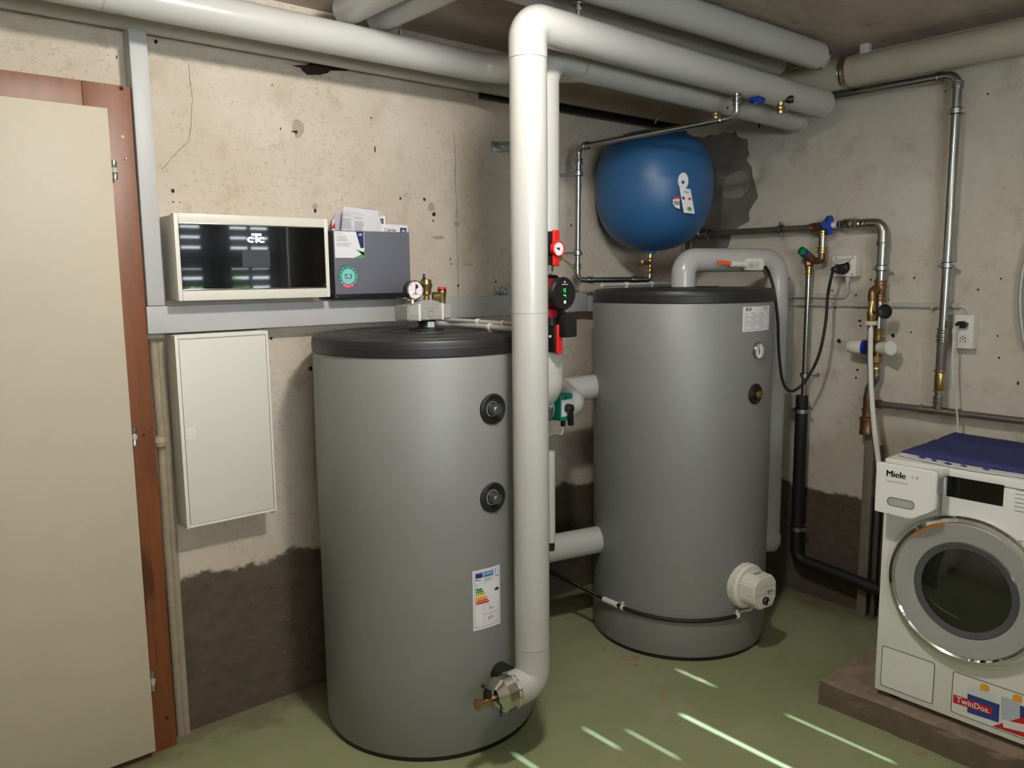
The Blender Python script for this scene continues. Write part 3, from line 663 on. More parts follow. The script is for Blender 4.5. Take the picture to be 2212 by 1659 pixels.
# ================================================================== TANKS
T1, R1 = V((1.537, 2.257, 0)), .369
T2, R2 = V((2.721, 2.090, 0)), .3656
def cylmap(c, r, ang0, z0, off):                           # u = arc length to the right seen from outside, v = height
    return lambda a, b: V((c.x + (r + off) * math.cos(ang0 + a / r), c.y + (r + off) * math.sin(ang0 + a / r), z0 + b))
def lid(t, c, r, z0, z1, m, holes=()):
    bm = new(); lathe(bm, (c.x, c.y, z0), Z_, [(r - .01, .004), (r - .002, 0), (r + .002, .003), (r + .003, .028), (r + .0015, .030), (r + .0015, z1 - z0 - .012), (r - .003, z1 - z0 - .003), (r - .012, z1 - z0), (r * .8, z1 - z0 + .003), (r * .8 - .006, z1 - z0 - .001), (r * .8 - .012, z1 - z0 + .004), (r * .55, z1 - z0 + .005), (r * .55 - .006, z1 - z0 + .001), (r * .55 - .012, z1 - z0 + .006), (0, z1 - z0 + .008)], 96)
    L = obj('tank_lid', bm, m, t)
    for (rr, a0, a1) in ((.68, .4, 3.9), (.40, 2.6, 6.0), (.30, -.6, 2.2), (.92, 0, 6.28)):
        bm = new(); R_ = r * rr; n = 40; zt_ = z1 + (.0065 if rr < .6 else (.003 if rr < .8 else -.0005)); A = []
        for i in range(n + 1):
            a = a0 + (a1 - a0) * i / n; A.append(V((c.x + R_ * math.cos(a), c.y + R_ * math.sin(a), zt_)))
        tube(bm, A, .0028, 0, 6); obj('lid_rib', bm, m, L)
    return L
zl = 1.281; zt1 = 1.333
t1 = thing('buffer_tank', 'front grey buffer tank bearing the energy rating label', 'tank', T1)
bm = new(); lathe(bm, (T1.x, T1.y, .012), Z_, [(0, 0), (R1 - .012, 0), (R1 - .003, .004), (R1, .012), (R1, .3), (R1 + .002, .8), (R1, zl - .02), (R1 - .004, zl - .012), (0, zl - .012)], 128); obj('tank_body', bm, M_tank, t1)
bm = new(); lathe(bm, (T1.x, T1.y, 0), Z_, [(0, 0), (R1 - .006, 0), (R1 - .004, .014), (0, .014)], 96); obj('base_ring', bm, M_blk, t1)
lid(t1, T1, R1, zl, zt1, M_lid)
def rosette(parent, px, py, c, r, rr, plug_m, plug_r, plug_l, hexn=8):
    p = ACYL(px, py, c, r); nrm = V((p.x - c.x, p.y - c.y, 0)).normalized(); p = V((c.x, c.y, p.z)) + nrm * (r - .012)
    bm = new(); lathe(bm, p, nrm, [(rr * .52, .012), (rr * .56, .016), (rr * .62, .015), (rr * .9, .020), (rr, .017), (rr * 1.02, .010), (rr * 1.02, .0), (rr * .52, 0)], 40); o = obj('rosette', bm, M_rub, parent)
    bm = new(); lathe(bm, p, nrm, [(0, .001), (rr * .53, .001), (rr * .53, .003), (0, .003)], 24); cyl(bm, p, p + nrm * .014, plug_r * 1.15, seg=24); obj('socket_rim', bm, M_blk, parent)
    bm = new(); ngon_prism(bm, p + nrm * .003, p + nrm * plug_l, plug_r, hexn, .3); cyl(bm, p + nrm * plug_l, p + nrm * (plug_l + .004), plug_r * .55, seg=16); obj('screw_plug', bm, plug_m, parent)
    return p, nrm
for y in (883, 1074): rosette(t1, 1064, y, T1, R1, .047, M_zinc, .018, .036)
# energy label
pa, pb = ACYL(1021, 1300, T1, R1), ACYL(1079.5, 1284, T1, R1)
aa = math.atan2(pa.y - T1.y, pa.x - T1.x); ab = math.atan2(pb.y - T1.y, pb.x - T1.x); wl = (ab - aa) * R1
zlo = ACYL(1020, 1364, T1, R1).z; zhi = ACYL(1022, 1233.6, T1, R1).z; hl = zhi - zlo
E0 = cylmap(T1, R1 + .0016, aa, zlo, .0004); E1 = cylmap(T1, R1 + .0016, aa, zlo, .0010); E2 = cylmap(T1, R1 + .0016, aa, zlo, .0015); E3 = cylmap(T1, R1 + .0016, aa, zlo, .0020)
bm = new(); patch(bm, E0, 0, wl, 0, hl, 16, 1); el = obj('energy_label', bm, M_paper, t1)
M_lblue, M_eu = mat('label_blue', (28, 110, 170), .5), mat('label_eu_blue', (34, 40, 110), .5)
def lp(name, a0, b0, a1, b1, m, f=E1): bm = new(); patch(bm, f, a0 * wl, a1 * wl, b0 * hl, b1 * hl, 8, 1); return obj(name, bm, m, el)
def lframe(name, a0, b0, a1, b1, w, m, f=E1):
    bm = new(); wa, wb = w, w * wl / hl
    for q in ((a0, b0, a1, b0 + wb), (a0, b1 - wb, a1, b1), (a0, b0, a0 + wa, b1), (a1 - wa, b0, a1, b1)): patch(bm, f, q[0] * wl, q[2] * wl, q[1] * hl, q[3] * hl, 8, 1)
    return obj(name, bm, m, el)
lframe('label_border', .055, .04, .955, .965, .012, M_lblue)
lp('flag_field', .10, .865, .345, .945, M_eu); lp('blue_band', .37, .865, .93, .945, M_lblue)
text('energy_title', 'ENERG', lambda a, b: E2(.39 * wl + a, .895 * hl + b), .34 * wl, .036 * hl, M_paper, el, bold=.01)
bm = new()
for k in range(12):
    a = 2 * math.pi * k / 12; x, y = .2225 * wl + .05 * wl * math.cos(a), .905 * hl + .05 * wl * math.sin(a); patch(bm, E2, x - .006 * wl, x + .006 * wl, y - .006 * wl, y + .006 * wl)
obj('ring_of_stars', bm, mat('dull_star', (70, 70, 130), .5), el, merge=False)
bm = new()
for (a, b) in ((.78, .925), (.88, .925), (.78, .882), (.88, .882)):
    c0 = [bm.verts.new(E2(a * wl + .045 * wl * math.cos(2 * math.pi * k / 14), b * hl + .045 * wl * math.sin(2 * math.pi * k / 14))) for k in range(14)]; bm.faces.new(c0)
obj('language_discs', bm, M_paper, el, merge=False)
text('maker_name', 'hpa', lambda a, b: E1(.10 * wl + a, .815 * hl + b), .18 * wl, .035 * hl, M_ink, el, bold=.02)
text('model_number', '400', lambda a, b: E1(.80 * wl + a, .825 * hl + b), .13 * wl, .022 * hl, M_ink, el, bold=.03)
bm = new(); lines(bm, E1, .38 * wl, .79 * hl, .34 * wl, .06 * hl, 4, .4); patch(bm, E1, .07 * wl, .93 * wl, .772 * hl, .775 * hl, 8, 1); lines(bm, E1, .08 * wl, .05 * hl, .06 * wl, .014 * hl, 1, .5); lines(bm, E1, .78 * wl, .058 * hl, .12 * wl, .014 * hl, 1, .5); obj('small_print', bm, M_inkg, el, merge=False)
lframe('cylinder_pictogram', .11, .70, .17, .755, .01, M_inkg)
cols = [(0, 110, 60), (40, 140, 60), (150, 180, 50), (236, 220, 40), (225, 140, 40), (222, 70, 40), (205, 26, 36)]
for k, cc_ in enumerate(cols):
    y1_ = .692 - k * .0385; y0_ = y1_ - .030; xe = .30 + k * .040; bm = new(); patch(bm, E1, .10 * wl, xe * wl, y0_ * hl, y1_ * hl, 6, 1)
    bm.faces.new([bm.verts.new(E1(a * wl, b * hl)) for a, b in ((xe, y0_), (xe + .045, (y0_ + y1_) / 2), (xe, y1_))]); obj('efficiency_bar', bm, mat('bar_colour_%s' % 'abcdefg'[k], cc_, .5), el)
    text('bar_letter', 'ABCDEFG'[k], lambda a, b: E2(.13 * wl + a, (y0_ + .008) * hl + b), .03 * wl, .016 * hl, M_paper, el)
bm = new(); bm.faces.new([bm.verts.new(E1(a * wl, b * hl)) for a, b in ((.76, .615), (.81, .59), (.93, .59), (.93, .64), (.81, .64))]); obj('class_arrow', bm, M_ink, el)
text('class_letter', 'C', lambda a, b: E2(.80 * wl + a, .603 * hl + b), .04 * wl, .024 * hl, M_paper, el)
lframe('value_box', .36, .245, .91, .398, .008, M_inkg); lframe('value_box', .36, .085, .91, .235, .008, M_inkg)
text('value_text', '71', lambda a, b: E1(.55 * wl + a, .30 * hl + b), .14 * wl, .045 * hl, M_ink, el, bold=.01); text('value_unit', 'W', lambda a, b: E1(.72 * wl + a, .307 * hl + b), .06 * wl, .02 * hl, M_ink, el)
text('value_text', '377', lambda a, b: E1(.51 * wl + a, .14 * hl + b), .21 * wl, .045 * hl, M_ink, el, bold=.01); text('value_unit', 'L', lambda a, b: E1(.77 * wl + a, .145 * hl + b), .035 * wl, .022 * hl, M_ink, el)

t2 = thing('hot_water_tank', 'rear grey hot water tank with dial thermometer and white electric heater', 'tank', T2)
zl2, zt2 = 1.408, 1.458
bm = new(); lathe(bm, (T2.x, T2.y, .012), Z_, [(0, 0), (R2 - .012, 0), (R2 - .003, .004), (R2, .012), (R2 + .001, .135), (R2, .15), (R2, .8), (R2, zl2 - .02), (R2 - .004, zl2 - .012), (0, zl2 - .012)], 128); obj('tank_body', bm, M_tank, t2)
bm = new(); lathe(bm, (T2.x, T2.y, 0), Z_, [(0, 0), (R2 - .006, 0), (R2 - .004, .014), (0, .014)], 96); obj('base_ring', bm, M_blk, t2)
lid(t2, T2, R2, zl2, zt2, M_lid)
rosette(t2, 1631, 851, T2, R2, .040, M_brass, .017, .030, 6)
p = ACYL(1636, 757, T2, R2); nrm = V((p.x - T2.x, p.y - T2.y, 0)).normalized(); rr = .033
bm = new(); lathe(bm, p - nrm * .004, nrm, [(rr * .9, 0), (rr, .004), (rr, .014), (rr * .94, .017), (rr * .9, .016), (rr * .9, .012)], 40); th = obj('thermometer_bezel', bm, M_steel, t2)
bm = new(); cyl(bm, p - nrm * .004, p + nrm * .008, rr * .92, seg=40); obj('thermometer_dial', bm, M_paper, th)
u, v, w = frame(nrm); f = plane_map(p + nrm * .0085, u, v); bm = new()
for k in range(13):
    a = rad(-120 + 20 * k) + math.pi / 2; q = (f(math.cos(a) * rr * .72, math.sin(a) * rr * .72), f(math.cos(a) * rr * .84, math.sin(a) * rr * .84)); s_ = V((0, 0, 1)).cross(nrm) * .0004
    tube(bm, q, .0009, 0, 5)
obj('dial_ticks', bm, M_ink, th, merge=False); bm = new(); tube(bm, [f(.001, -.014), f(-.003, .024)], .0014, 0, 6, radii=[.002, .0006]); cyl(bm, f(0, 0), f(0, 0) + nrm * .002, .003, seg=12); obj('dial_needle', bm, M_ink, th)
# data sheet label
pa, pb = ACYL(1604, 690, T2, R2), ACYL(1661, 690, T2, R2); aa = math.atan2(pa.y - T2.y, pa.x - T2.x); wl2 = (math.atan2(pb.y - T2.y, pb.x - T2.x) - aa) * R2
zlo = ACYL(1604, 717, T2, R2).z; hl2 = ACYL(1604, 663, T2, R2).z - zlo; G = cylmap(T2, R2, aa, zlo, .0006); G1 = cylmap(T2, R2, aa, zlo, .0012); G2 = cylmap(T2, R2, aa, zlo, .0018)
bm = new(); patch(bm, G, 0, wl2, 0, hl2, 10, 1); dl = obj('data_label', bm, M_paper, t2)
bm = new(); lines(bm, G1, .05 * wl2, .05 * hl2, .88 * wl2, .72 * hl2, 12, .3); lines(bm, G1, .66 * wl2, .83 * hl2, .26 * wl2, .14 * hl2, 3, .35); obj('small_print', bm, M_inkg, dl, merge=False)
bm = new(); patch(bm, G1, .08 * wl2, .24 * wl2, .83 * hl2, .95 * hl2); obj('mark_ground', bm, M_ink, dl); ctc(dl, lambda a, b: G2(.095 * wl2 + a, .85 * hl2 + b), .13 * wl2, .08 * hl2, M_paper)
# immersion heater
p = ACYL(1607, 1262, T2, R2); nrm = V((p.x - T2.x, p.y - T2.y, 0)).normalized(); u, v, w = frame(nrm); p = p - nrm * .01; p = V(p)
rh = .088
bm = new(); lathe(bm, p, nrm, [(0, 0), (rh, 0), (rh, .035), (rh - .006, .042), (rh - .010, .042), (0, .042)], 48)
hb = obj('heater_flange', bm, M_white, t2)
bm = new()
for k in range(28):
    a = rad(95 + k * 5.8); q = p + (u * math.cos(a) + v * math.sin(a)) * (rh + .0008)
    obox(bm, q + nrm * .020, u * -math.sin(a) + v * math.cos(a), nrm, u * math.cos(a) + v * math.sin(a), .0035, .028, .004)
obj('grip_rib', bm, M_white, hb, kind='stuff')
bm = new(); hexp = [(-.066, -.03), (-.03, -.066), (.045, -.066), (.066, -.03), (.066, .036), (.036, .066), (-.036, .066), (-.066, .036)]
prism(bm, [p + nrm * .04 + u * a + v * b for a, b in hexp], nrm * .075); bmesh.ops.bevel(bm, geom=[e for e in bm.edges], offset=.006, segments=2, affect='EDGES'); hh_ = obj('heater_housing', bm, M_white, t2)
q = p + nrm * .1155
bm = new(); cyl(bm, q - v * .032, q - v * .032 + nrm * .008, .016, seg=24); obj('control_knob', bm, M_blk, hh_); bm = new(); torus(bm, q - v * .032 + nrm * .008, nrm, .012, .0014, 24, 6); obj('knob_ring', bm, M_steel, hh_)
bm = new(); obox(bm, q - v * .004, u, v, nrm, .128, .0014, .0006); obox(bm, q + v * .022, u, v, nrm, .120, .0010, .0006); obj('housing_seam', bm, M_inkg, hh_)
bm = new(); cyl(bm, q + v * -.008 + u * .02, q + v * -.008 + u * .02 + nrm * .001, .003, seg=10); obox(bm, q + v * .002 + u * .025, u, v, nrm, .03, .003, .001); obj('indicator_mark', bm, M_ink, hh_)
bm = new(); obox(bm, p + nrm * .075 + v * .0665, u, nrm, v, .04, .018, .001); obj('rating_sticker', bm, M_inkg, hh_)
HEAT = p + nrm * .05 - v * .06

# ================================================================== SAFETY GROUP on front tank
sg = thing('safety_group', 'boiler safety group on grey foam block atop the front tank', 'safety group', (T1.x, T1.y, zt1 + .008))
zb_ = zt1 + .006; SC = V((AY(921, 700, 2.25).x, 2.25, 0))
bm = new(); lathe(bm, (SC.x, SC.y, zb_), Z_, [(.062, 0), (.058, .006), (.03, .012), (.025, .012)], 36); lathe(bm, (SC.x, SC.y, zb_), Z_, [(0, .006), (.03, .006), (.026, .022), (.032, .034), (.0, .036)], 24); obj('rubber_rosette', bm, M_rub, sg)
bm = new(); ngon_prism(bm, (SC.x + .004, SC.y - .012, zb_ + .012), (SC.x + .004, SC.y - .012, zb_ + .030), .023, 6, .2); obj('union_nut', bm, M_zinc, sg)
yf = 2.205; xA, xB = AY(882, 690, yf).x, AY(976, 688, yf).x; zA = AY(882, 694, yf).z; zM = AY(882, 660, yf).z; zT = AY(921, 649, yf).z
xc0, xc1 = AY(906, 660, yf).x, AY(954, 658, yf).x; xt0, xt1 = AY(921 - 8, 649, yf).x, AY(921 + 20, 649, yf).x
bm = new(); prism(bm, [(xA, yf, zA), (xB, yf, zA), (xB, yf, zM), (xc1, yf, zM), (xt1, yf, zT), (xt0, yf, zT), (xc0 - .004, yf, zM + .004), (xc0 - .01, yf, zM), (xA, yf, zM)], (0, .085, 0)); bmesh.ops.bevel(bm, geom=[e for e in bm.edges], offset=.004, segments=2, affect='EDGES')
sh = obj('foam_shell', bm, M_grayepp, sg)
for xx in (AY(906, 675, yf).x, AY(956, 675, yf).x):
    bm = new(); box(bm, (xx - .0035, yf - .003, zA - .001), (xx + .0035, yf + .088, zM + .003), .001); obj('retaining_band', bm, M_white, sh)
bm = new(); torus(bm, (AY(931, 677, yf).x, yf - .001, AY(931, 677, yf).z), Y_, .010, .0022, 24, 6); box(bm, (AY(917, 666, yf).x, yf - .002, AY(917, 666, yf).z), (AY(946, 666, yf).x, yf + .001, AY(917, 666, yf).z + .001)); box(bm, (AY(917, 690, yf).x, yf - .002, AY(917, 690, yf).z), (AY(946, 690, yf).x, yf + .001, AY(917, 690, yf).z + .002)); box(bm, (AY(960, 680, yf).x, yf - .002, AY(960, 686, yf).z), (AY(974, 680, yf).x, yf + .001, AY(960, 681, yf).z), .001); box(bm, (AY(888, 680, yf).x, yf - .002, AY(888, 684, yf).z), (AY(903, 680, yf).x, yf + .001, AY(888, 675, yf).z), .001); obj('embossed_mark', bm, M_grayepp, sh)
yc = yf + .042
g0 = AY(891, 660, yc); gc = AY(893.5, 626.5, yc - .02); gr = .031
bm = new(); cyl(bm, (g0.x, yc, zM - .002), (g0.x, yc, gc.z - gr + .002), .0085, seg=8); obj('gauge_stem', bm, M_brass, sg)
g0 = V((g0.x, yc, gc.z)); bm = new(); lathe(bm, g0 + Y_ * .008, -Y_, [(0, 0), (gr, 0), (gr, .026), (gr * .9, .028)], 40); gg = obj('pressure_gauge', bm, M_blk, sg)
bm = new(); lathe(bm, g0 - Y_ * .018, -Y_, [(gr * 1.02, 0), (gr * 1.04, .003), (gr * .98, .006), (gr * .88, .003)], 40); obj('gauge_rim', bm, M_chrome, gg)
bm = new(); lathe(bm, g0 - Y_ * .0195, -Y_, [(0, 0), (gr * .92, 0)], 40); obj('gauge_dial', bm, M_paper, gg)
bm = new(); gf = plane_map(g0 - Y_ * .0202, X_, Z_)
for k in range(7):
    a = rad(-135 + 45 * k) + math.pi / 2; tube(bm, [gf(math.cos(a) * gr * .66, math.sin(a) * gr * .66), gf(math.cos(a) * gr * .78, math.sin(a) * gr * .78)], .0006, 0, 5)
lines(bm, gf, -.010, -.016, .02, .006, 2, .5); bm.faces.new([bm.verts.new(gf(a, b)) for a, b in ((0, 0), (.003, .020), (.009, .017), (.013, .009))]); obj('dial_print', bm, M_ink, gg, merge=False)
bm = new(); tube(bm, [gf(0, -.013) - Y_ * .001, gf(.0, .021) - Y_ * .001], .001, 0, 6, radii=[.002, .0006]); obj('red_needle', bm, M_red, gg)
a0_ = AY(921, 640, yc); bm = new()
zz = lambda y: AY(921, y, yc).z
lathe(bm, (a0_.x, yc, zz(651)), Z_, [(0, 0), (.010, 0), (.011, zz(642) - zz(651)), (.009, zz(640) - zz(651)), (.018, zz(634) - zz(651)), (.018, zz(622) - zz(651)), (.021, zz(619) - zz(651)), (.0215, zz(614) - zz(651)), (.0185, zz(611) - zz(651)), (.0185, zz(604.5) - zz(651)), (.013, zz(603) - zz(651)), (0, zz(603) - zz(651))], 28); av = obj('air_vent', bm, M_brass, sg)
bm = new(); lathe(bm, (a0_.x - .008, yc, zz(604)), Z_, [(.005, 0), (.006, .004), (.004, .009), (.0025, .010), (.0025, .014), (.005, .015), (.005, .018), (.0, .019)], 14); obj('vent_cap', bm, M_blk, av)
s0 = AY(955, 640, yc); zz = lambda y: AY(955, y, yc).z; z_ = zz(657)
bm = new(); lathe(bm, (s0.x, yc, z_), Z_, [(0, 0), (.011, 0), (.012, zz(646) - z_), (.014, zz(640) - z_), (.015, zz(633) - z_), (.016, zz(630) - z_), (.0155, zz(627.5) - z_), (0, zz(627.5) - z_)], 16); cyl(bm, (s0.x, yc, zz(640)), (s0.x - .030, yc + .012, zz(640)), .012, .016, 20); sv = obj('safety_valve', bm, M_brass, sg)
bm = new(); cyl(bm, (s0.x, yc, zz(627.6)), (s0.x, yc, zz(625)), .0155, seg=20); obj('cap_collar', bm, M_blk, sv); bm = new(); cyl(bm, (s0.x, yc, zz(625.5)), (s0.x, yc, zz(620)), .0145, seg=20, bev=.001); obj('red_cap', bm, M_red, sv)

# grey cable conduits across the tank lids
def conduit(pts, r, label, clips, m=M_pvc, base=None, endcap=False, name='cable_conduit'):
    t = thing(name, label, 'conduit', pts[0]); bm = new(); tube(bm, pts, r, .03, 16); obj('conduit_tube', bm, m, t)
    for q in clips:
        i = q[0]; a, b = V(pts[i]), V(pts[i + 1]); p = a.lerp(b, q[1]); ax = (b - a).normalized(); bm = new()
        lathe(bm, p - ax * .006, ax, [(r, 0), (r + .003, 0), (r + .003, .012), (r, .012), (r, 0)], 18); dn = V(q[2]).normalized(); obox(bm, p + dn * (r + .004), ax, dn.cross(ax), dn, .012, .012, .01, .001); obj('clip', bm, M_white, t)
    if endcap: bm = new(); e = (V(pts[-1]) - V(pts[-2])).normalized(); lathe(bm, V(pts[-1]) - e * .004, e, [(r * .8, 0), (r * .8, .012), (0, .012)], 14); obj('black_core', bm, M_rub, t)
    return t
zc = zt1 + .0185
pA = AZ(940, 699, zc); pB = AZ(1117, 711.5, zc)
conduit([pA, AZ(975, 700, zc), pB], .0095, 'thicker grey conduit lying on the front tank lid', [(1, .62, (0, 0, -1))])
zc2 = zt1 + .033
conduit([AZ(965, 691, zc2), AZ(1113, 700, zc2)], .0075, 'thinner grey conduit above the thick one on front tank lid', [(0, .48, (0, 0, -1)), (0, .85, (0, 0, -1))], endcap=True)
zc3 = zt2 + .018
conduit([AZ(1300, 616, zc3), AZ(1448, 612, zc3)], .008, 'grey conduit lying along the rear tank lid before the expansion vessel', [(0, .33, (0, 0, -1)), (0, .7, (0, 0, -1))])

# ================================================================== BIG INSULATED PIPES
RP = .0545
YF = 1.775; xv = AY(1145, 750, YF).x; zh = AY(1500, 142, YF).z
P_end = AY(1783, 222, YF); P_end = V((P_end.x, YF + .02, P_end.z))
zlow = AY(1150, 1470, YF).z; xcap = AY(1083, 1510, YF).x
def joint(parent, p, ax, r, name='joint_seam'):
    bm = new(); ax = V(ax).normalized(); lathe(bm, V(p) - ax * .0006, ax, [(r, 0), (r + .0004, .0002), (r + .0004, .0008), (r, .0010)], 40); return obj(name, bm, mat('seam_grey', (118, 116, 110), .8), parent)
fp_ = thing('insulated_pipe', 'tall grey insulated pipe rising before the front tank and running along the ceiling', 'pipe', (xv, YF, zlow))
bm = new(); tube(bm, [(xv, YF, zlow + .12), (xv, YF, zh - .10)], RP, 0, 40); obj('vertical_jacket', bm, M_pvc, fp_)
bm = new(); tube(bm, [(xv, YF, zh - .101), (xv, YF, zh), (xv + .16, YF, zh)], RP + .001, .075, 40, 12); obj('top_elbow_jacket', bm, M_pvc, fp_)
bm = new(); tube(bm, [(xv + .158, YF, zh), P_end], RP, 0, 40); obj('ceiling_jacket', bm, M_pvc, fp_)
bm = new(); tube(bm, [(xv, YF, zlow + .121), (xv, YF, zlow), (xcap + .03, YF, zlow)], RP + .0005, .065, 40, 12); obj('bottom_elbow_jacket', bm, M_pvc, fp_)
for z in (AY(1150, 675, YF).z, zlow + .12, zh - .10): joint(fp_, (xv, YF, z), Z_, RP + (.001 if z != AY(1150, 675, YF).z else .0001))
dv_ = (P_end - V((xv + .158, YF, zh))).normalized()
bm = new(); lathe(bm, P_end - dv_ * .022, dv_, [(RP + .001, 0), (RP + .0025, .002), (RP + .0025, .028), (RP - .002, .030), (0, .030)], 40); obj('end_cuff', bm, M_pvc, fp_)
bm = new(); lathe(bm, (xcap + .045, YF, zlow), -X_, [(RP + .001, 0), (RP + .003, .003), (RP + .001, .006), (RP + .003, .009), (RP + .001, .012), (RP + .001, .052), (RP * .55, .075), (.014, .078), (0, .078)], 14); obj('aluminium_end_cap', bm, M_alu, fp_, sharp=20)
p = ACYL(1079, 1487, T1, R1); nr_ = V((p.x - T1.x, p.y - T1.y, 0)).normalized(); p = V((T1.x, T1.y, p.z)) + nr_ * (R1 - .01)
bm = new(); lathe(bm, p, nr_, [(0, 0), (.050, 0), (.050, .016), (.046, .021), (.030, .024), (0, .024)], 36); obj('rosette', bm, M_rub, t1)
bm = new(); cyl(bm, (xcap + .085, YF + .04, zlow), (xcap + .085, T1.y - math.sqrt(R1 ** 2 - (xcap + .085 - T1.x) ** 2) + .004, zlow), .034, .034, 32); obj('rubber_neck', bm, M_rub, fp_)
# drain cock on the end cap
q = V((xcap - .032, YF, zlow))
dcock = thing('drain_cock', 'brass drain cock with black lever below the energy label', 'valve', q)
bm = new(); lathe(bm, q, -X_, [(0, 0), (.012, 0), (.012, .016), (.016, .018), (.016, .03), (.011, .033), (.011, .042), (.014, .045), (.014, .054), (.018, .057), (.018, .062), (.013, .063), (0, .063)], 20); obj('valve_body', bm, mat('coppery_brass', (190, 158, 124), .25, metal=1.0), dcock)
bm = new(); cyl(bm, q + V((-.022, 0, .010)), q + V((-.022, 0, .030)), .013, seg=20, bev=.001); cyl(bm, q + V((-.022, -.002, .03)), q + V((-.022, -.002, .035)), .006, seg=10); obj('lever_hub', bm, M_blk, dcock)
bm = new(); tube(bm, [q + V((-.022, 0, .026)), q + V((-.030, -.004, .045)), q + V((-.046, -.008, .058))], .006, -1, 10); obj('lever', bm, M_blk, dcock)
bm = new(); tube(bm, [q + V((-.008, -.014, .006)), q + V((.004, -.030, -.012)), q + V((.004, -.030, -.030)), q + V((.004, -.030, -.048))], .003, -1, 8); obj('retaining_strap', bm, M_blk, dcock)

# second insulated run, behind
YB = 1.925; xb = AY(1177, 430, YB).x; zhb = AY(1500, 194, YB).z; Pe2 = AY(1722, 257, 1.95); Pe2 = V((min(Pe2.x, RW - .055), 1.95, Pe2.z))
bp = thing('insulated_pipe', 'second grey insulated pipe running just below and behind the foremost ceiling pipe', 'pipe', (xb, YB, 1.6))
RB = .047
zv = AY(1195, 560, YB).z
bm = new(); tube(bm, [(xb, YB, zv + .03), (xb, YB, zhb), (xb + .2, YB, zhb)], RB, .09, 36, 12); obj('elbow_jacket', bm, M_pvc, bp)
bm = new(); tube(bm, [(xb + .15, YB, zhb), Pe2], RP, 0, 36); obj('ceiling_jacket', bm, M_pvc, bp)
dv_ = (Pe2 - V((xb + .15, YB, zhb))).normalized(); bm = new(); lathe(bm, Pe2 - dv_ * .022, dv_, [(RP + .001, 0), (RP + .0025, .002), (RP + .0025, .028), (RP - .002, .030), (0, .030)], 40); obj('end_cuff', bm, M_pvc, bp)
bm = new(); lathe(bm, (xb, YB, zv), Z_, [(0, 0), (RB - .001, 0), (RB + .0015, .002), (RB + .0015, .014), (RB, .016), (RB + .0015, .018), (RB + .0015, .034), (0, .036)], 32); obj('aluminium_cuff', bm, M_steel, bp)

# ceiling runs over the wall display
YC1, YC2 = 2.40, 2.597; zc1 = AY(700, 77, YC1).z
c1 = thing('insulated_pipe', 'lit front grey pipe along the ceiling above the left wall', 'pipe', (1.0, YC1, zc1))
bm = new(); tube(bm, [(XL + .02, YC1, zc1), (1.98, YC1, zc1), (1.98, 1.94, zhb)], .051, .10, 36, 12); obj('pipe_jacket', bm, M_pvc, c1); joint(c1, (AY(217, 8, YC1).x, YC1, zc1), X_, .053)
zc2_ = AY(700, 141, YC2).z + .052
c2 = thing('insulated_pipe', 'shaded grey pipe close to the left wall behind the lit ceiling pipe', 'pipe', (1.0, YC2, zc2_))
bm = new(); tube(bm, [(XL + .02, YC2, zc2_), (2.30, YC2, zc2_)], .050, 0, 36); obj('pipe_jacket', bm, M_pvc, c2)
# crossing pipes above
for (x, lb) in ((AZ(790, 22, 2.375).x - .045, 'left one of two grey pipes crossing above the ceiling run'), (AZ(895, 22, 2.375).x - .045, 'right one of two grey pipes crossing above the ceiling run')):
    bm = new(); tube(bm, [(x, -0.4, 2.375), (x, 2.43, 2.375)], .047, 0, 32); o = thing('insulated_pipe', lb, 'pipe', (x, 1.2, 2.33)); obj('pipe_jacket', bm, M_pvc, o)
# top right runs
zt_ = 2.375
o = thing('insulated_pipe', 'topmost grey insulated pipe at the ceiling ending above the yellowed wall pipe', 'pipe', (2.3, 1.76, zt_ - .05))
bm = new(); pe = AZ(1757, 122, zt_); tube(bm, [(1.64, 1.755, zt_), (pe.x, 1.745, zt_)], .053, 0, 36); obj('pipe_jacket', bm, M_pvc, o)
bm = new(); lathe(bm, (pe.x - .004, 1.745, zt_), X_, [(.0535, 0), (.0545, .001), (.0545, .018), (.050, .020), (0, .020)], 36); obj('aluminium_cuff', bm, M_alu, o)
o = thing('insulated_pipe', 'shaded grey pipe at the ceiling between the two lit right-hand runs', 'pipe', (2.5, 1.93, 2.33))
bm = new(); tube(bm, [(1.64, 1.935, 2.385), (3.13, 1.935, 2.385)], .046, 0, 32); obj('pipe_jacket', bm, M_pvc, o)
# yellowed pipe along right wall
XR = 3.30; zr = 2.335; RR = .060
o = thing('wall_pipe', 'yellowed thick pipe with metal ring under the ceiling of the right wall', 'pipe', (XR, 1.0, zr - .06))
yj = AX(1832, 152, XR).y
bm = new(); tube(bm, [(XR, YN + .02, zr), (XR, yj, zr)], RR, 0, 36); obj('pipe_jacket', bm, M_pvco, o)
bm = new(); tube(bm, [(XR, yj, zr - .003), (XR, 2.28, zr - .003)], RR + .001, 0, 36); obj('pipe_sleeve', bm, M_pvco, o)
bm = new(); lathe(bm, (XR, yj - .012, zr), Y_, [(RR + .002, 0), (RR + .006, .001), (RR + .004, .006), (RR + .007, .016), (RR + .004, .024), (RR + .006, .028), (RR + .002, .029)], 40); obj('metal_ring', bm, M_steel, o)
bm = new(); lathe(bm, (XR, yj - .020, zr), Y_, [(RR + .001, .006), (RR + .003, .007), (RR + .003, .010)], 40); obj('orange_seal', bm, mat('orange_seal_rubber', (190, 110, 70), .6), o)
bm = new(); obox(bm, (XR + .02, yj - .06, zr + .075), X_, Y_, Z_, .03, .035, .05, .002); obj('hanger_bracket', bm, M_white, o)
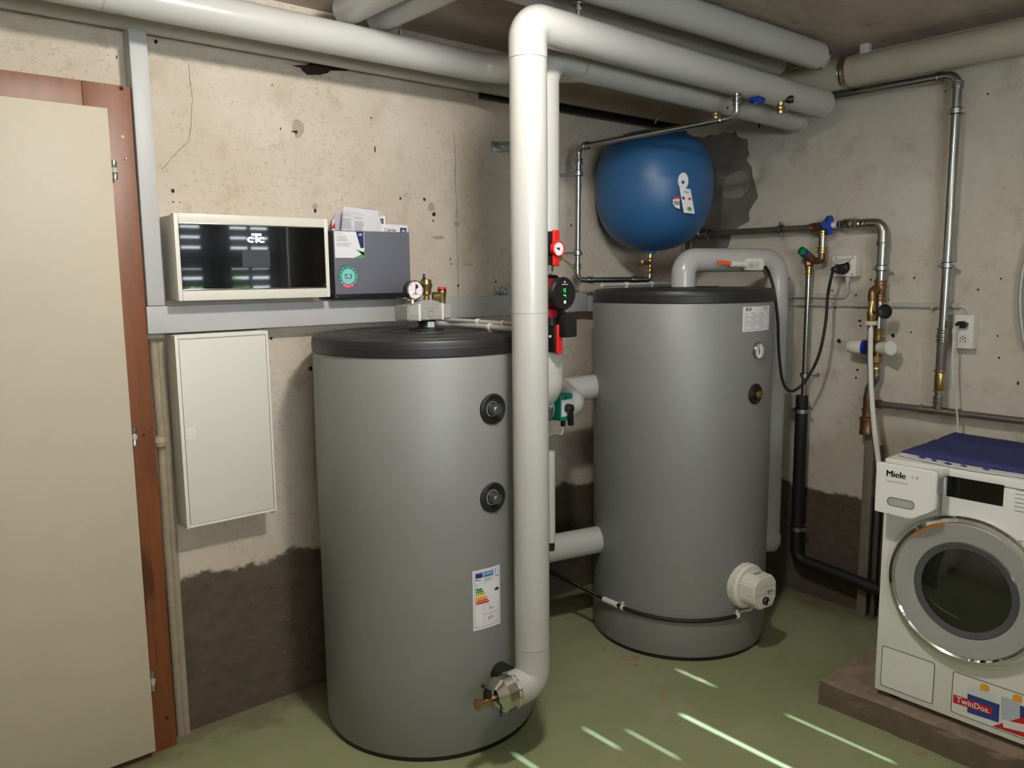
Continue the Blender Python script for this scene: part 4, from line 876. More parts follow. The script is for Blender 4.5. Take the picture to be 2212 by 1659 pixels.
# hanger rail and rods on the ceiling
rx = AZ(1230, 8, 2.415).x
o = thing('hanger_rail', 'perforated steel hanger rail on the ceiling above the tall pipe elbow', 'rail', (rx, 1.7, 2.40))
bm = new(); box(bm, (rx - .018, .9, 2.432), (rx + .018, 2.2, 2.434)); box(bm, (rx - .018, .9, 2.412), (rx - .016, 2.2, 2.434)); box(bm, (rx + .016, .9, 2.412), (rx + .018, 2.2, 2.434)); box(bm, (rx - .018, .9, 2.41), (rx - .009, 2.2, 2.412)); box(bm, (rx + .009, .9, 2.41), (rx + .018, 2.2, 2.412)); obj('rail_channel', bm, M_zinc, o)
rp = AY(1250, 20, YF); bm = new(); cyl(bm, (rp.x, YF, zh + RP - .005), (rp.x, YF, CE), .005, seg=10); obj('threaded_rod', bm, M_zinc, o)
bm = new(); ngon_prism(bm, (rp.x, YF, AY(1250, 20, YF).z - .004), (rp.x, YF, AY(1250, 20, YF).z + .004), .011); ngon_prism(bm, (rp.x, YF, AY(1250, 10, YF).z), (rp.x, YF, AY(1250, 10, YF).z + .003), .018, 12); obj('rod_nut', bm, M_zinc, o)
rp = AY(866, 60, YC1); bm = new(); cyl(bm, (rp.x, YC1, zc1 + .05), (rp.x, YC1, CE), .004, seg=8); cyl(bm, (rp.x, YC1, zc1 + .052), (rp.x, YC1, zc1 + .066), .009, seg=8); obj('hanger_rod', bm, M_zinc, label='thin hanger rod holding the lit ceiling pipe', cat='rod')

# wall brackets
for (xa_, xb_, y, lb) in ((1060, 1106, 316, 'upper galvanised wall bracket left of the tall pipe'), (1066, 1112, 631, 'lower galvanised wall bracket beside the cable trunking')):
    p = AY(xa_ + 3, y, LW - .003); q = V((p.x + .16, LW - .03, p.z)); o = thing('wall_bracket', lb, 'bracket', p)
    bm = new(); box(bm, (p.x - .003, LW - .006, p.z - .021), (p.x + .055, LW, p.z + .021), .002); obj('fixing_plate', bm, M_zinc, o)
    bm = new(); box(bm, (p.x + .03, LW - .05, p.z - .018), (p.x + .3, LW - .004, p.z + .018), .003); box(bm, (p.x + .018, LW - .042, p.z - .008), (p.x + .04, LW - .004, p.z + .008), .003); obj('strut_arm', bm, M_zinc, o)
    bm = new(); cyl(bm, (p.x + .009, LW - .006, p.z), (p.x + .009, LW - .013, p.z), .007, seg=6); obj('bolt', bm, M_steel, o)
# dark rail under the ceiling on left wall
p, q = AY(1200, 229, LW - .02), AY(1440, 277, LW - .02)
o = thing('mounting_rail', 'dark steel mounting rail high on the left wall above the blue vessel', 'rail', p)
zz_ = AY(1300, 249, LW - .02).z; bm = new()
for dz in (-.016, .010): box(bm, (2.1, LW - .035, zz_ + dz), (RW - .01, LW, zz_ + dz + .008), .001)
box(bm, (2.1, LW - .012, zz_ - .014), (RW - .01, LW - .002, zz_ + .016)); obj('rail_channel', bm, mat('dark_rail_steel', (58, 56, 54), .4, metal=.7), o)
p = AY(1418, 256, LW - .05); bm = new(); tube(bm, [(p.x, LW - .04, zz_), (p.x, LW - .06, zz_ + .03), (p.x + .01, LW - .09, zz_ + .03), (p.x + .015, LW - .1, zz_)], .005, .01, 8); ngon_prism(bm, (p.x, LW - .06, zz_ + .03), (p.x, LW - .06, zz_ + .042), .010); obj('rail_hook', bm, M_zinc, o)

# ================================================================== PUMP STACK behind the tall pipe
px_, py_ = xb + .004, YB
pu = thing('circulation_pump', 'dark red circulation pump with black round display between the tanks', 'pump', (px_, py_, 1.44))
zy = lambda y: AY(1190, y, YB).z
fc = AY(1218.5, 634.5, YB - .115)
bm = new(); cyl(bm, (px_, py_, zy(586)), (px_, py_, zy(572)), .024, seg=8); cyl(bm, (px_, py_, zy(687)), (px_, py_, zy(701)), .027, seg=8); cyl(bm, (px_, py_, zy(590)), (px_, py_, zy(700)), .018, seg=16); obj('union_nut', bm, M_nick, pu)
bm = new(); lathe(bm, (px_, py_, zy(612)), Z_, [(.02, 0), (.045, .0), (.045, .016), (.036, .026), (.02, .028)], 28); obj('insulation_shell', bm, M_blk, pu)
bm = new(); obox(bm, (px_ + .004, py_ + .0, (zy(612) + zy(668)) / 2 - .008), X_, Y_, Z_, .085, .09, zy(612) - zy(676), .02, 3); obj('lower_shell', bm, M_blk, pu)
bm = new(); lathe(bm, (fc.x, py_ + .02, fc.z), -Y_, [(0, 0), (.044, 0), (.047, .05), (.046, .12), (0, .12)], 36); pb_ = obj('motor_body', bm, M_pumpred, pu)
bm = new(); lathe(bm, (fc.x, py_ - .095, fc.z), -Y_, [(.042, 0), (.050, .0), (.052, .016), (.048, .022), (0, .023)], 40); hd = obj('display_head', bm, M_blk, pu)
yfz = py_ - .1185
bm = new(); f = plane_map((fc.x, yfz, fc.z), X_, Z_)
for (a0, b0, a1, b1) in ((-.006, .008, -.004, .016), (-.002, .014, .004, .016), (.002, .006, .004, .012), (-.003, .005, .004, .007)): patch(bm, f, a0, a1, b0, b1)
patch(bm, f, -.006, .005, -.006, -.003); patch(bm, f, .003, .005, -.011, -.005); obj('led_digits', bm, M_led, hd, merge=False)
bm = new(); patch(bm, f, -.013, .013, .028, .030); obj('maker_line', bm, M_paper, hd); bm = new(); lathe(bm, (fc.x, yfz, fc.z - .026), -Y_, [(0, .0), (.0055, .0), (.005, .001), (0, .001)], 16); obj('button', bm, M_paper, hd)
bm = new(); prism(bm, [f(-.004, .033), f(.004, .036), f(.001, .040), f(-.003, .038)], (0, -.0004, 0)); obj('maker_emblem', bm, M_paper, hd)
bm = new(); obox(bm, (fc.x - .01, py_ - .05, fc.z - .062), X_, Y_, Z_, .05, .06, .03, .006); obj('cable_port', bm, M_pumpred, pu); bm = new(); cyl(bm, (fc.x - .008, py_ - .06, fc.z - .10), (fc.x - .008, py_ - .06, fc.z - .072), .016, seg=8); obj('cable_gland', bm, M_blk, pu)
# black mains adapter
a_, b_ = AY(1213, 676, YB - .10), AY(1237, 727, YB - .10)
ad = thing('pump_connector', 'black cable connector box hanging right below the red pump', 'connector', (a_.x, YB - .1, b_.z))
bm = new(); box(bm, (a_.x, YB - .12, b_.z), (b_.x, YB - .07, a_.z), .004); obj('connector_body', bm, M_blk, ad)
for k in range(3):
    bm = new(); tube(bm, [(fc.x + .004 + .009 * k, YB - .085, fc.z - .045), (fc.x + .012 + .010 * k, YB - .09, fc.z - .065), (a_.x + .006 + .010 * k, YB - .095, a_.z - .004)], .0025, -1, 8); obj('lead', bm, M_blk, ad)
# valves
def ball_valve(cx, cz, dial, label):
    o = thing('ball_valve', label, 'valve', (cx, YB, cz))
    bm = new(); lathe(bm, (px_, YB, cz - .035), Z_, [(0, 0), (.022, 0), (.022, .01), (.027, .02), (.027, .05), (.022, .06), (.022, .07), (0, .07)], 24); cyl(bm, (px_, YB, cz), (px_ + .004, YB - .06, cz), .014, seg=16); obj('valve_body', bm, M_brass, o)
    return o
c_ = AY(1205, 537, YB - .095)
o = ball_valve(c_.x, zy(556), True, 'upper ball valve with red handle and round thermometer dial')
bm = new(); lathe(bm, (c_.x - .002, YB - .045, c_.z), -Y_, [(0, 0), (.026, 0), (.026, .034), (0, .034)], 28); obox(bm, (c_.x - .002, YB - .062, c_.z + .002), X_, Y_, Z_, .030, .034, .105, .008); obj('handle_core', bm, M_blk, o)
bm = new(); obox(bm, (c_.x, YB - .086, c_.z + .002), X_, Y_, Z_, .026, .012, .112, .006, 3); lathe(bm, (c_.x + .002, YB - .084, c_.z), -Y_, [(0, 0), (.025, 0), (.025, .014), (.022, .016), (.021, .012)], 32); rh_ = obj('red_handle', bm, M_red, o)
bm = new(); lathe(bm, (c_.x + .002, YB - .094, c_.z), -Y_, [(0, 0), (.0208, 0), (.0208, .002), (0, .002)], 28); obj('thermometer_dial', bm, M_paper, o); bm = new(); obox(bm, (c_.x - .004, YB - .0968, c_.z + .001), (1, 0, -.2), Y_, Z_, .014, .001, .0016); cyl(bm, (c_.x + .002, YB - .096, c_.z), (c_.x + .002, YB - .098, c_.z), .004, seg=12); obj('dial_needle', bm, M_ink, o)
c_ = AY(1206, 733, YB - .08)
o = ball_valve(c_.x, zy(722), False, 'lower ball valve with hanging red lever under the pump')
bm = new(); obox(bm, (c_.x - .006, YB - .062, c_.z), X_, Y_, Z_, .020, .03, .085, .006); obj('handle_core', bm, M_blk, o)
bm = new(); obox(bm, (c_.x + .001, YB - .082, c_.z), X_, Y_, Z_, .021, .014, .095, .006, 3); obj('red_handle', bm, M_red, o)
bm = new(); tube(bm, [AY(1186, 728, YB - .06), AY(1196, 722, YB - .065), AY(1204, 706, YB - .07), AY(1206, 696, YB - .06)], .004, -1, 8); obj('capillary_tube', bm, M_cord, o)
# lower insulated riser and its elbow to the mixing valve
lo_ = thing('insulated_pipe', 'short grey insulated riser under the pump with rounded lower elbow', 'pipe', (px_, YB, 1.19))
bm = new(); lathe(bm, (px_, YB, zy(701)), -Z_, [(0, 0), (.042, 0), (.044, .002), (.044, .032), (0, .034)], 32); obj('aluminium_cuff', bm, M_alu, lo_)
zq = zy(845); bm = new(); tube(bm, [(px_ + .004, YB, zy(712)), (px_ + .004, YB, zq - .012), (px_ + .004, YB + .10, zq - .012)], .051, .055, 36, 10); obj('pipe_jacket', bm, M_pvc, lo_); joint(lo_, (px_ + .004, YB, AY(1200, 801, YB).z), Z_, .051)
# mixing valve and actuator
YM = 2.02; a_, b_ = AY(1189, 853, YM), AY(1238, 907, YM); fa, fb = AY(1211, 853, YM - .03), AY(1238, 906, YM - .03)
mv = thing('valve_actuator', 'teal mixing valve actuator with black hand lever between the tanks', 'actuator', (fa.x, YM, fb.z))
bm = new(); box(bm, (fa.x, YM - .03, fb.z), (fb.x, YM + .06, fa.z), .007, 3); ac = obj('actuator_housing', bm, M_teal, mv)
bm = new(); a2, b2 = AY(1213, 865, YM - .031), AY(1236, 897, YM - .031); box(bm, (a2.x, YM - .0312, b2.z), (b2.x, YM - .0300, a2.z)); obj('scale_plate', bm, mat('scale_plate_grey', (196, 200, 200), .5), ac)
c_ = AY(1228, 882, YM - .035); bm = new(); lathe(bm, (c_.x, YM - .031, c_.z), -Y_, [(0, 0), (.017, 0), (.016, .018), (.010, .022), (0, .022)], 20); obox(bm, (c_.x + .001, YM - .044, c_.z - .030), (1, 0, .06), Y_, (-.06, 0, 1), .017, .018, .062, .005); obj('hand_lever', bm, M_blk, mv)
c_ = AY(1222, 859, YM - .031); bm = new(); cyl(bm, (c_.x, YM - .0305, c_.z), (c_.x, YM - .033, c_.z), .004, seg=12); obj('indicator_window', bm, M_blk, mv)
c_ = AY(1211, 908, YM); bm = new(); cyl(bm, (c_.x + .012, YM, c_.z), (c_.x + .012, YM, c_.z - .022), .009, seg=10); obj('cable_gland', bm, M_blk, mv)
bm = new(); tube(bm, [(c_.x + .012, YM, c_.z - .02), (c_.x + .005, YM, c_.z - .05), AY(1200, 935, YM), AY(1180, 941, YM)], .003, -1, 8); obj('actuator_cable', bm, M_cord, mv)
# jacketed pipe from mixing valve to rear tank
o = thing('insulated_pipe', 'grey insulated pipe with tight elbow from the teal actuator to rear tank', 'pipe', (2.1, 2.2, 1.15))
c0 = AY(1236, 868, 2.10); c1_ = AY(1232, 846, 2.28)
bm = new(); cz_ = AY(1232, 872, 2.06).z; cx_ = AY(1231, 872, 2.06).x; tube(bm, [(cx_ - .12, 2.075, cz_), (cx_ - .005, 2.045, cz_), (cx_ + .19, 2.31, cz_), (T2.x - .22, 2.31, cz_)], .052, .066, 36, 12); obj('pipe_jacket', bm, M_pvc, o)
bm = new(); lathe(bm, (cx_ - .125, 2.078, cz_), (1, -.2, 0), [(0, 0), (.054, 0), (.055, .004), (.055, .016), (.052, .018)], 32); obj('end_cuff', bm, M_steel, o)
# thin riser behind the front pipe and low jacketed pipe
o = thing('drain_riser', 'thin pale vertical pipe just right of the tall front pipe', 'pipe', AY(1191, 1180, 1.98))
p, q = AY(1188, 975, 1.98), AY(1191, 1170, 1.98); xx = (p.x + q.x) / 2 + .0; bm = new(); cyl(bm, (xx, 1.98, q.z), (xx, 1.98, p.z), .016, seg=20); obj('pipe_jacket', bm, M_pvc, o); bm = new(); cyl(bm, (xx, 1.98, q.z - .03), (xx, 1.98, q.z + .001), .014, seg=16); obj('black_end', bm, M_blk, o)
o = thing('insulated_pipe', 'low thick grey insulated pipe entering the rear tank near the floor', 'pipe', (2.1, 2.4, .3))
p, q = AY(1195, 1190, 2.28), AY(1292, 1167, 2.28); bm = new(); tube(bm, [(p.x - .12, 2.34, p.z + .0), (q.x + .05, 2.24, p.z + .0)], .056, 0, 36); obj('pipe_jacket', bm, M_pvc, o)

# ================================================================== REAR TANK TOP PIPE
zp = AZ(1483, 616, zt2).z
b0 = AY(1476, 612, 2.09); ztop = AY(1476, 562, 2.09).z
e0 = V((b0.x, b0.y, zt2 - .005)); RT = .050
o = thing('insulated_pipe', 'grey insulated pipe arching from the rear tank lid down behind its right side', 'pipe', e0)
kx = V((3.19, b0.y - .02, ztop)); D1 = V((3.19, b0.y - .02, .50))
D1x = V((3.215, 2.06, 0)); 
cxy = AX(1668, 900, 3.21); P2 = V((cxy.x - .0, cxy.y, ztop))
bm = new(); tube(bm, [e0, (e0.x, e0.y, ztop), (P2.x, P2.y, ztop + .0), (P2.x, P2.y, AX(1665, 1150, P2.x).z)], RT, .085, 36, 14); obj('pipe_jacket', bm, M_pvc, o)
zz_ = AX(1668, 1165, P2.x).z; bm = new(); lathe(bm, (P2.x, P2.y, zz_ + .03), -Z_, [(RT, 0), (RT + .006, .01), (RT + .006, .05), (RT * .8, .08), (0, .09)], 32); obj('bottom_elbow', bm, M_pvc, o)
joint(o, V((e0.x + .12, e0.y, ztop)).lerp(P2, .05), (P2 - V((e0.x, e0.y, ztop))), RT)
# thermostat / anode controller strapped on the pipe
m0 = V((e0.x, e0.y, ztop)); dpx = (P2 - m0).normalized(); side = V((dpx.y, -dpx.x, 0))
if side.y > 0: side = -side
def onp(px, py, out):     # point on a vertical plane in front of the pipe
    d_ = ray(px, py); n_ = side; c_ = m0 + side * (RT + out); t_ = (c_ - EYE).dot(n_) / d_.dot(n_); return EYE + d_ * t_
cu = thing('anode_controller', 'white sensor unit with orange strip on the rear tank pipe', 'controller', onp(1610, 580, .02))
c_ = onp(1627, 571, .015); bm = new(); obox(bm, c_, dpx, Z_, side, .085, .05, .036, .007, 3); cb = obj('controller_box', bm, M_white, cu)
bm = new(); c_ = onp(1628, 572, .034); obox(bm, c_, dpx, Z_, side, .060, .030, .001, 0); obj('label_frame', bm, mat('pale_grey_label', (200, 200, 196), .5), cb); bm = new(); f = lambda a, b: c_ + side * .0012 + dpx * (a - .026) + Z_ * (b - .012); lines(bm, f, 0, 0, .03, .018, 3, .4); lines(bm, f, .04, .006, .012, .01, 2, .4); obj('small_print', bm, M_inkg, cb, merge=False)
a_, b_ = onp(1579, 570, .015), onp(1612, 571, .015); bm = new(); cyl(bm, a_, b_, .013, .015, 24, .002); obj('tube_holder', bm, M_white, cu)
a_, b_ = onp(1550, 566, .015), onp(1581, 569.5, .015); bm = new(); obox(bm, (a_ + b_) / 2, b_ - a_, Z_, side, (b_ - a_).length, .016, .004, .001); obj('orange_strip', bm, M_orange, cu)
a_, b_ = onp(1640, 572, .015), onp(1650, 573, .015); bm = new(); cyl(bm, a_, b_, .012, .007, 16); obj('cable_gland', bm, M_white, cu)
CTL = b_
# ================================================================== BLUE EXPANSION VESSEL
VY = 2.385; vc = AY(1412, 400, VY); R_ = .262
zt_v, zb_v = AY(1412, 259, VY).z - .0, AY(1404, 543, VY).z; zt_v = zt_v - .045
hv = zt_v - zb_v
ve = thing('expansion_vessel', 'large blue expansion vessel hanging in the corner above the rear tank', 'vessel', (vc.x, VY, zb_v))
prof = [(0, 0), (.05, .004), (.10, .016), (.15, .038), (.195, .075), (.228, .122), (.250, .18), (.260, .24), (.262, .30), (.262, hv - .235), (.258, hv - .18), (.245, hv - .125), (.220, hv - .08), (.185, hv - .045), (.14, hv - .02), (.08, hv - .005), (0, hv)]
bm = new(); lathe(bm, (vc.x, VY, zb_v), Z_, prof, 72); vb = obj('vessel_shell', bm, M_blue, ve, sharp=60)
bm = new(); lathe(bm, (vc.x, VY, zb_v + .29), Z_, [(.2615, 0), (.2635, .001), (.2635, .003), (.2615, .004)], 72); bm.free()
nk = AY(1404, 545, VY); NX = nk.x
bm = new(); cyl(bm, (NX, VY, zb_v - .012), (NX, VY, zb_v + .01), .024, .03, 20); obj('bottom_neck', bm, M_blue, ve)
def von(px, py, off=.001):
    p = ACYL(px, py, V((vc.x, VY, 0)), R_ + off); return p
def vmap(px, py, off):
    p = ACYL(px, py, V((vc.x, VY, 0)), R_); a = math.atan2(p.y - VY, p.x - vc.x); return cylmap(V((vc.x, VY, 0)), R_, a, p.z, off)
# hanging tag with round head
f = vmap(1475, 391, .004); bm = new(); c0 = [bm.verts.new(f(.024 * math.cos(2 * math.pi * k / 28), .034 * math.sin(2 * math.pi * k / 28))) for k in range(28)]; bm.faces.new(c0); tg = obj('tag_head', bm, M_paper, ve)
f = vmap(1474, 394, .006); bm = new(); bm.faces.new([bm.verts.new(f(.0065 * math.cos(2 * math.pi * k / 16), .0065 * math.sin(2 * math.pi * k / 16))) for k in range(16)]); obj('tag_fastener', bm, M_bhand, tg)
f = vmap(1481, 442, .003); bm = new(); patch(bm, f, -.034, .034, -.03, .03, 6, 1); bm.free()
def vquad(q, off, m, name, par):
    bm = new(); vs = []
    for x, y in q: vs.append(bm.verts.new(vmap(x, y, off)(0, 0)))
    bm.faces.new(vs); return obj(name, bm, m, par)
vquad([(1453, 432), (1458, 425), (1467, 423), (1468, 452), (1458, 448), (1453, 441)], .003, M_paper, 'round_sticker', ve)
vquad([(1454, 432), (1458, 425), (1467, 423), (1467, 429), (1455, 431)], .004, M_red, 'red_stripe', ve)
vquad([(1454, 434), (1468, 435), (1468, 443), (1456, 443)], .004, M_inkg, 'grey_stripe', ve)
tq = [(1466, 406), (1489, 409), (1498, 462), (1475, 460)]
lb_ = vquad(tq, .008, M_paper, 'hanging_tag', ve)
vquad([(1481, 450), (1484, 447), (1489, 448), (1492, 452), (1489, 457), (1484, 455)], .009, M_printgreen, 'green_tree_print', lb_)
for q in ([(1471, 425), (1476, 426), (1477, 432), (1472, 431)], [(1484, 428), (1489, 427), (1490, 433), (1485, 432)]): vquad(q, .009, M_red if q[0][0] > 1480 else M_navy, 'small_figure', lb_)
vquad([(1475, 413), (1485, 414), (1486, 418), (1476, 417)], .009, M_lav, 'tag_title', lb_)
# cap valve below the vessel and the steel line up to the front insulated pipe
va = thing('cap_valve', 'brass cap valve beneath the blue vessel', 'valve', (NX, VY, zb_v - .12))
zq = lambda y: AY(1404, y, VY).z
bm = new(); lathe(bm, (NX, VY, zq(591)), Z_, [(0, 0), (.015, 0), (.017, .006), (.017, .022), (.013, .026), (.015, .05), (.013, .064), (.018, .07), (.018, zb_v - .012 - zq(591)), (0, zb_v - .012 - zq(591))], 20); obj('valve_body', bm, M_brass, va)
w0 = V((NX, VY, zq(568))); w1 = AY(1384, 567, VY - .02); bm = new(); cyl(bm, w0, w1, .011, seg=14); obj('side_branch', bm, M_bronze, va)
bm = new(); lathe(bm, w1 + (w1 - w0).normalized() * -.004, (w1 - w0), [(.008, 0), (.017, .004), (.017, .012), (.010, .016), (0, .016)], 16); obj('drain_wheel', bm, M_bronze, va)
YS = 2.52; s_top = AY(1250, 318, YS); s_bot = AY(1247, 606, YS); up_ = AY(1591, 253, YF)
lp0 = V((up_.x, YF, up_.z))
st = thing('steel_pipe', 'thin steel pipe from the foremost ceiling pipe over and down beside the blue vessel', 'pipe', (s_bot.x, YS, s_bot.z))
RS = .0115
zk = AY(1404, 603, VY).z
pts = [V((up_.x, YF, AY(1591, 196, YF).z + .01)), V((up_.x, YF, up_.z)), V((s_top.x, YS, s_top.z)), V((s_bot.x, YS, zk)), V((NX, VY, zk - .002)), V((NX, VY, zq(591)))]
bm = new(); tube(bm, pts, RS, .030, 16, 8); obj('pipe_tube', bm, M_steel, st)
def sleeve(par, p, ax, r, L=.022, m=None):
    bm = new(); ring(bm, V(p), ax, r, L, .0025); return obj('press_sleeve', bm, m or M_steel, par)
sleeve(st, pts[0] - Z_ * .045, Z_, RS + .003); sleeve(st, V((up_.x, YF, AY(1591, 215, YF).z - .02)), Z_, RS + .003)
d12 = (pts[2] - pts[1]).normalized(); sleeve(st, pts[1] + d12 * .045, d12, RS + .003); sleeve(st, pts[2] - d12 * .055, d12, RS + .003)
sleeve(st, V((s_top.x, YS, s_top.z - .07)), Z_, RS + .003); sleeve(st, V((s_bot.x, YS, zk + .05)), Z_, RS + .003)
sleeve(st, pts[3] + (pts[4] - pts[3]).normalized() * .05, (pts[4] - pts[3]), RS + .003); sleeve(st, pts[4] - (pts[4] - pts[3]).normalized() * .09, (pts[4] - pts[3]), RS + .003)
for y in (374, 546):
    p = AY(1247, y, YS); clamp((s_top.x + (s_bot.x - s_top.x) * ((s_top.z - p.z) / (s_top.z - zk)), YS, p.z), Z_, RS, (-.02, LW - YS, 0), st)
# collar where it leaves the jacket, blue handle and drain cocks on the ceiling pipes
p = AY(1636, 216, YF - .01)
o = fp_
bm = new(); cyl(bm, p + V((0, 0, -.004)), V((p.x, YF, zh - RP + .02)), .012, seg=12); obj('handle_neck', bm, M_blk, o)
bm = new(); lathe(bm, p - Z_ * .012, Z_, [(0, 0), (.012, .0), (.030, .004), (.034, .010), (.030, .018), (.012, .021), (0, .021)], 18); bmesh.ops.scale(bm, vec=(1.15, .8, 1), verts=bm.verts, space=Matrix.Translation(-p)); hw_ = obj('valve_handle', bm, M_bhand, o); bm = new(); obox(bm, p - Z_ * .013, (1, .3, 0), (-.3, 1, 0), Z_, .04, .012, .006, .002); obj('handle_insert', bm, M_bhand2, hw_)
def hcock(px, py, Y, ztop_, label, chain):
    p = AY(px, py, Y); o = thing('drain_cock', label, 'valve', p); top = V((p.x, Y, ztop_)); s = 1.5
    bm = new(); lathe(bm, p, Z_, [(0, -.030), (.012, -.030), (.013, -.020), (.018, -.016), (.018, -.006), (.013, 0), (.014, .012), (.019, .016), (.019, .030), (.014, .034), (.013, top.z - p.z), (0, top.z - p.z)], 18); obj('valve_body', bm, M_brass, o)
    bm = new(); q = p + V((.018, -.026, .020)); lathe(bm, q, V((.6, -.7, .1)), [(0, -.010), (.012, -.010), (.015, 0), (.014, .014), (0, .017)], 14); cyl(bm, q, V((p.x, Y, p.z + .022)), .010, seg=10); obj('cock_key', bm, M_blk, o)
    if chain:
        for k in range(8):
            bm = new(); c_ = p + V((.022 + .004 * k ** .5, -.01, -.010 - .0085 * k)); torus(bm, c_, (1, k % 2, 0), .0040, .0011, 10, 5); obj('chain_link', bm, M_chrome, o)
    return o
hcock(1686, 228, YF - .005, zh - RP + .03, 'brass drain cock with little chain under the foremost ceiling pipe', True)
hcock(1546, 241, 1.94, zhb - RP + .03, 'dim brass drain cock behind the steel pipe elbow', False)

# ================================================================== RIGHT WALL PIPEWORK
XP = 3.365
def A(x, y, X=XP): return AX(x, y, X)
# cold water line from the vessel corner to the bronze valve
cw = thing('steel_pipe', 'horizontal steel pipe on the right wall between blue vessel and bronze valve', 'pipe', A(1620, 500))
p0, p1 = A(1500, 506), A(1768, 491); r1_ = .0135
bm = new(); tube(bm, [(XP, p0.y + .02, p0.z - .04), (XP, p0.y, p0.z), (XP, p1.y, p1.z)], r1_, .03, 18, 6); obj('pipe_tube', bm, M_dark, cw)
ax = (p1 - p0).normalized(); sleeve(cw, p0 + ax * .03, ax, r1_ + .003)
for x in (1529, 1687): q = A(x, 505 - (x - 1500) * .056); clamp(q, ax, r1_, (RW - XP, 0, 0), cw)
bm = new(); p = A(1493, 512); cyl(bm, (XP, p.y, p.z - .10), (XP, p.y, p.z + .01), .008, seg=10); obj('bleed_tail', bm, M_bronze, cw)
# bronze stop valve
bv = thing('stop_valve', 'bronze stop valve with four-lobed blue handle on the right wall', 'valve', A(1775, 493))
v0, v1 = A(1752, 492.5), A(1788, 488)
bm = new(); ax = (v1 - v0).normalized(); ring(bm, v0, ax, .0175, .022); lathe(bm, v0 + ax * .02, ax, [(0, 0), (.015, 0), (.021, .012), (.021, .05), (.018, .06), (0, .06)], 20); obj('valve_body', bm, M_bronze, bv)
hc = A(1787, 487); hn = V((-.55, -.83, 0)).normalized(); hp = V((hc.x, hc.y, hc.z))
bm = new(); lathe(bm, hp - hn * .006, hn, [(0, 0), (.028, 0), (.028, .008), (0, .008)], 24); obj('green_ring', bm, M_green, bv)
u, v, w = frame(hn); bm = new()
pts_ = []
for k in range(32):
    a = 2 * math.pi * k / 32; r = .032 + .010 * math.cos(4 * a + math.pi * 0); pts_.append(hp + hn * .002 + u * r * math.cos(a) + v * r * math.sin(a))
prism(bm, pts_, hn * .026); obj('blue_handle', bm, M_bhand, bv)
bm = new(); s_ = A(1798, 486); s2 = A(1812, 485); cyl(bm, s_ - X_ * .0, s2, .015, seg=20); obj('white_coupling', bm, M_white, bv)
# nickel valve and steel riser
nv_ = thing('steel_riser', 'steel pipe with nickel valve bending down at the right wall beside the outlet', 'pipe', A(1900, 600))
n0, n1 = A(1810, 485), A(1896, 482); ax = (n1 - n0).normalized(); L = (n1 - n0).length
bm = new(); lathe(bm, n0, ax, [(0, 0), (.016, 0), (.019, .012), (.016, .016), (.019, .022), (.023, .028), (.0245, .034), (.0245, .082), (.021, .090), (.0, .090)], 8); cyl(bm, A(1843, 484) - X_ * .028, A(1843, 484) - X_ * .018, .009, seg=12); obj('ball_valve_body', bm, M_nick, nv_)
bm = new(); lathe(bm, n0 + ax * .088, ax, [(0, 0), (.019, 0), (.022, .008), (.018, .014), (.021, .022), (.021, .03), (.018, .034), (.021, .040), (.021, .048), (.016, .052), (0, .052)], 20); obj('union_rings', bm, M_nick, nv_)
e1 = A(1906, 481.5); d1 = A(1902, 606)
RV = .0185
c_e = V((XP, e1.y, e1.z)); bm = new(); tube(bm, [n0 + ax * .12, (XP, d1.y, n1.z + .0), (XP, d1.y, A(1903, 520).z)], RV + .002, .040, 20, 10); obj('elbow', bm, M_nick, nv_)
XD = d1.y
bm = new(); cyl(bm, (XP, XD, A(1899, 612).z), (XP, XD, A(1904, 515).z), RV, seg=24); obj('pipe_tube', bm, M_steel, nv_)
bm = new(); ring(bm, (XP, XD, A(1904, 531).z), Z_, RV + .003, .022); obj('press_sleeve', bm, M_nick, nv_)
clamp((XP, XD, A(1902, 579).z), Z_, RV, (RW - XP, 0, 0), nv_)
zY = lambda y: A(1900, y).z
# bronze tee with garden tap
tt = thing('water_tap', 'bronze tap with round black knob on the right wall riser', 'tap', (XP, XD, zY(700)))
bm = new(); ring(bm, (XP, XD, zY(620)), Z_, RV + .004, zY(605) - zY(620)); lathe(bm, (XP, XD, zY(638)), Z_, [(0, 0), (.022, 0), (.024, .012), (.023, zY(620) - zY(638)), (0, zY(620) - zY(638))], 20); ring(bm, (XP, XD, zY(652)), Z_, RV + .003, zY(637) - zY(652)); obj('tee_fitting', bm, M_bronze, tt)
XT = 3.31; tl = A(1884, 640, XT); 
bm = new(); tube(bm, [(XP, XD, zY(630)), (XT, tl.y, zY(622)), (XT, tl.y, A(1884, 650, XT).z)], .017, .02, 18, 8); obj('elbow', bm, M_bronze, tt)
zt_ = lambda y: A(1883, y, XT).z
bm = new(); lathe(bm, (XT, tl.y, zt_(697)), Z_, [(0, 0), (.013, 0), (.015, .012), (.018, .03), (.018, .045), (.014, .055), (.013, zt_(646) - zt_(697)), (0, zt_(646) - zt_(697))], 18); obj('tap_body', bm, M_brass, tt)
k0 = V((XT, tl.y, zt_(676))); k1 = A(1902, 674, XT - .03); bm = new(); cyl(bm, k0, k1, .008, seg=12); obj('tap_spindle', bm, M_bronze, tt)
kd = (k1 - k0).normalized(); bm = new(); lathe(bm, k1, kd, [(0, 0), (.010, 0), (.010, .014), (.027, .018), (.030, .024), (.030, .032), (.024, .036), (0, .036)], 20); obj('black_knob', bm, M_blk, tt)
bm = new(); lathe(bm, (XT, tl.y, zt_(703)), Z_, [(0, 0), (.026, .002), (.028, .008), (.028, .016), (.026, .018), (0, .018)], 24); obj('hose_nut', bm, mat('cream_plastic', (214, 206, 186), .5), tt)
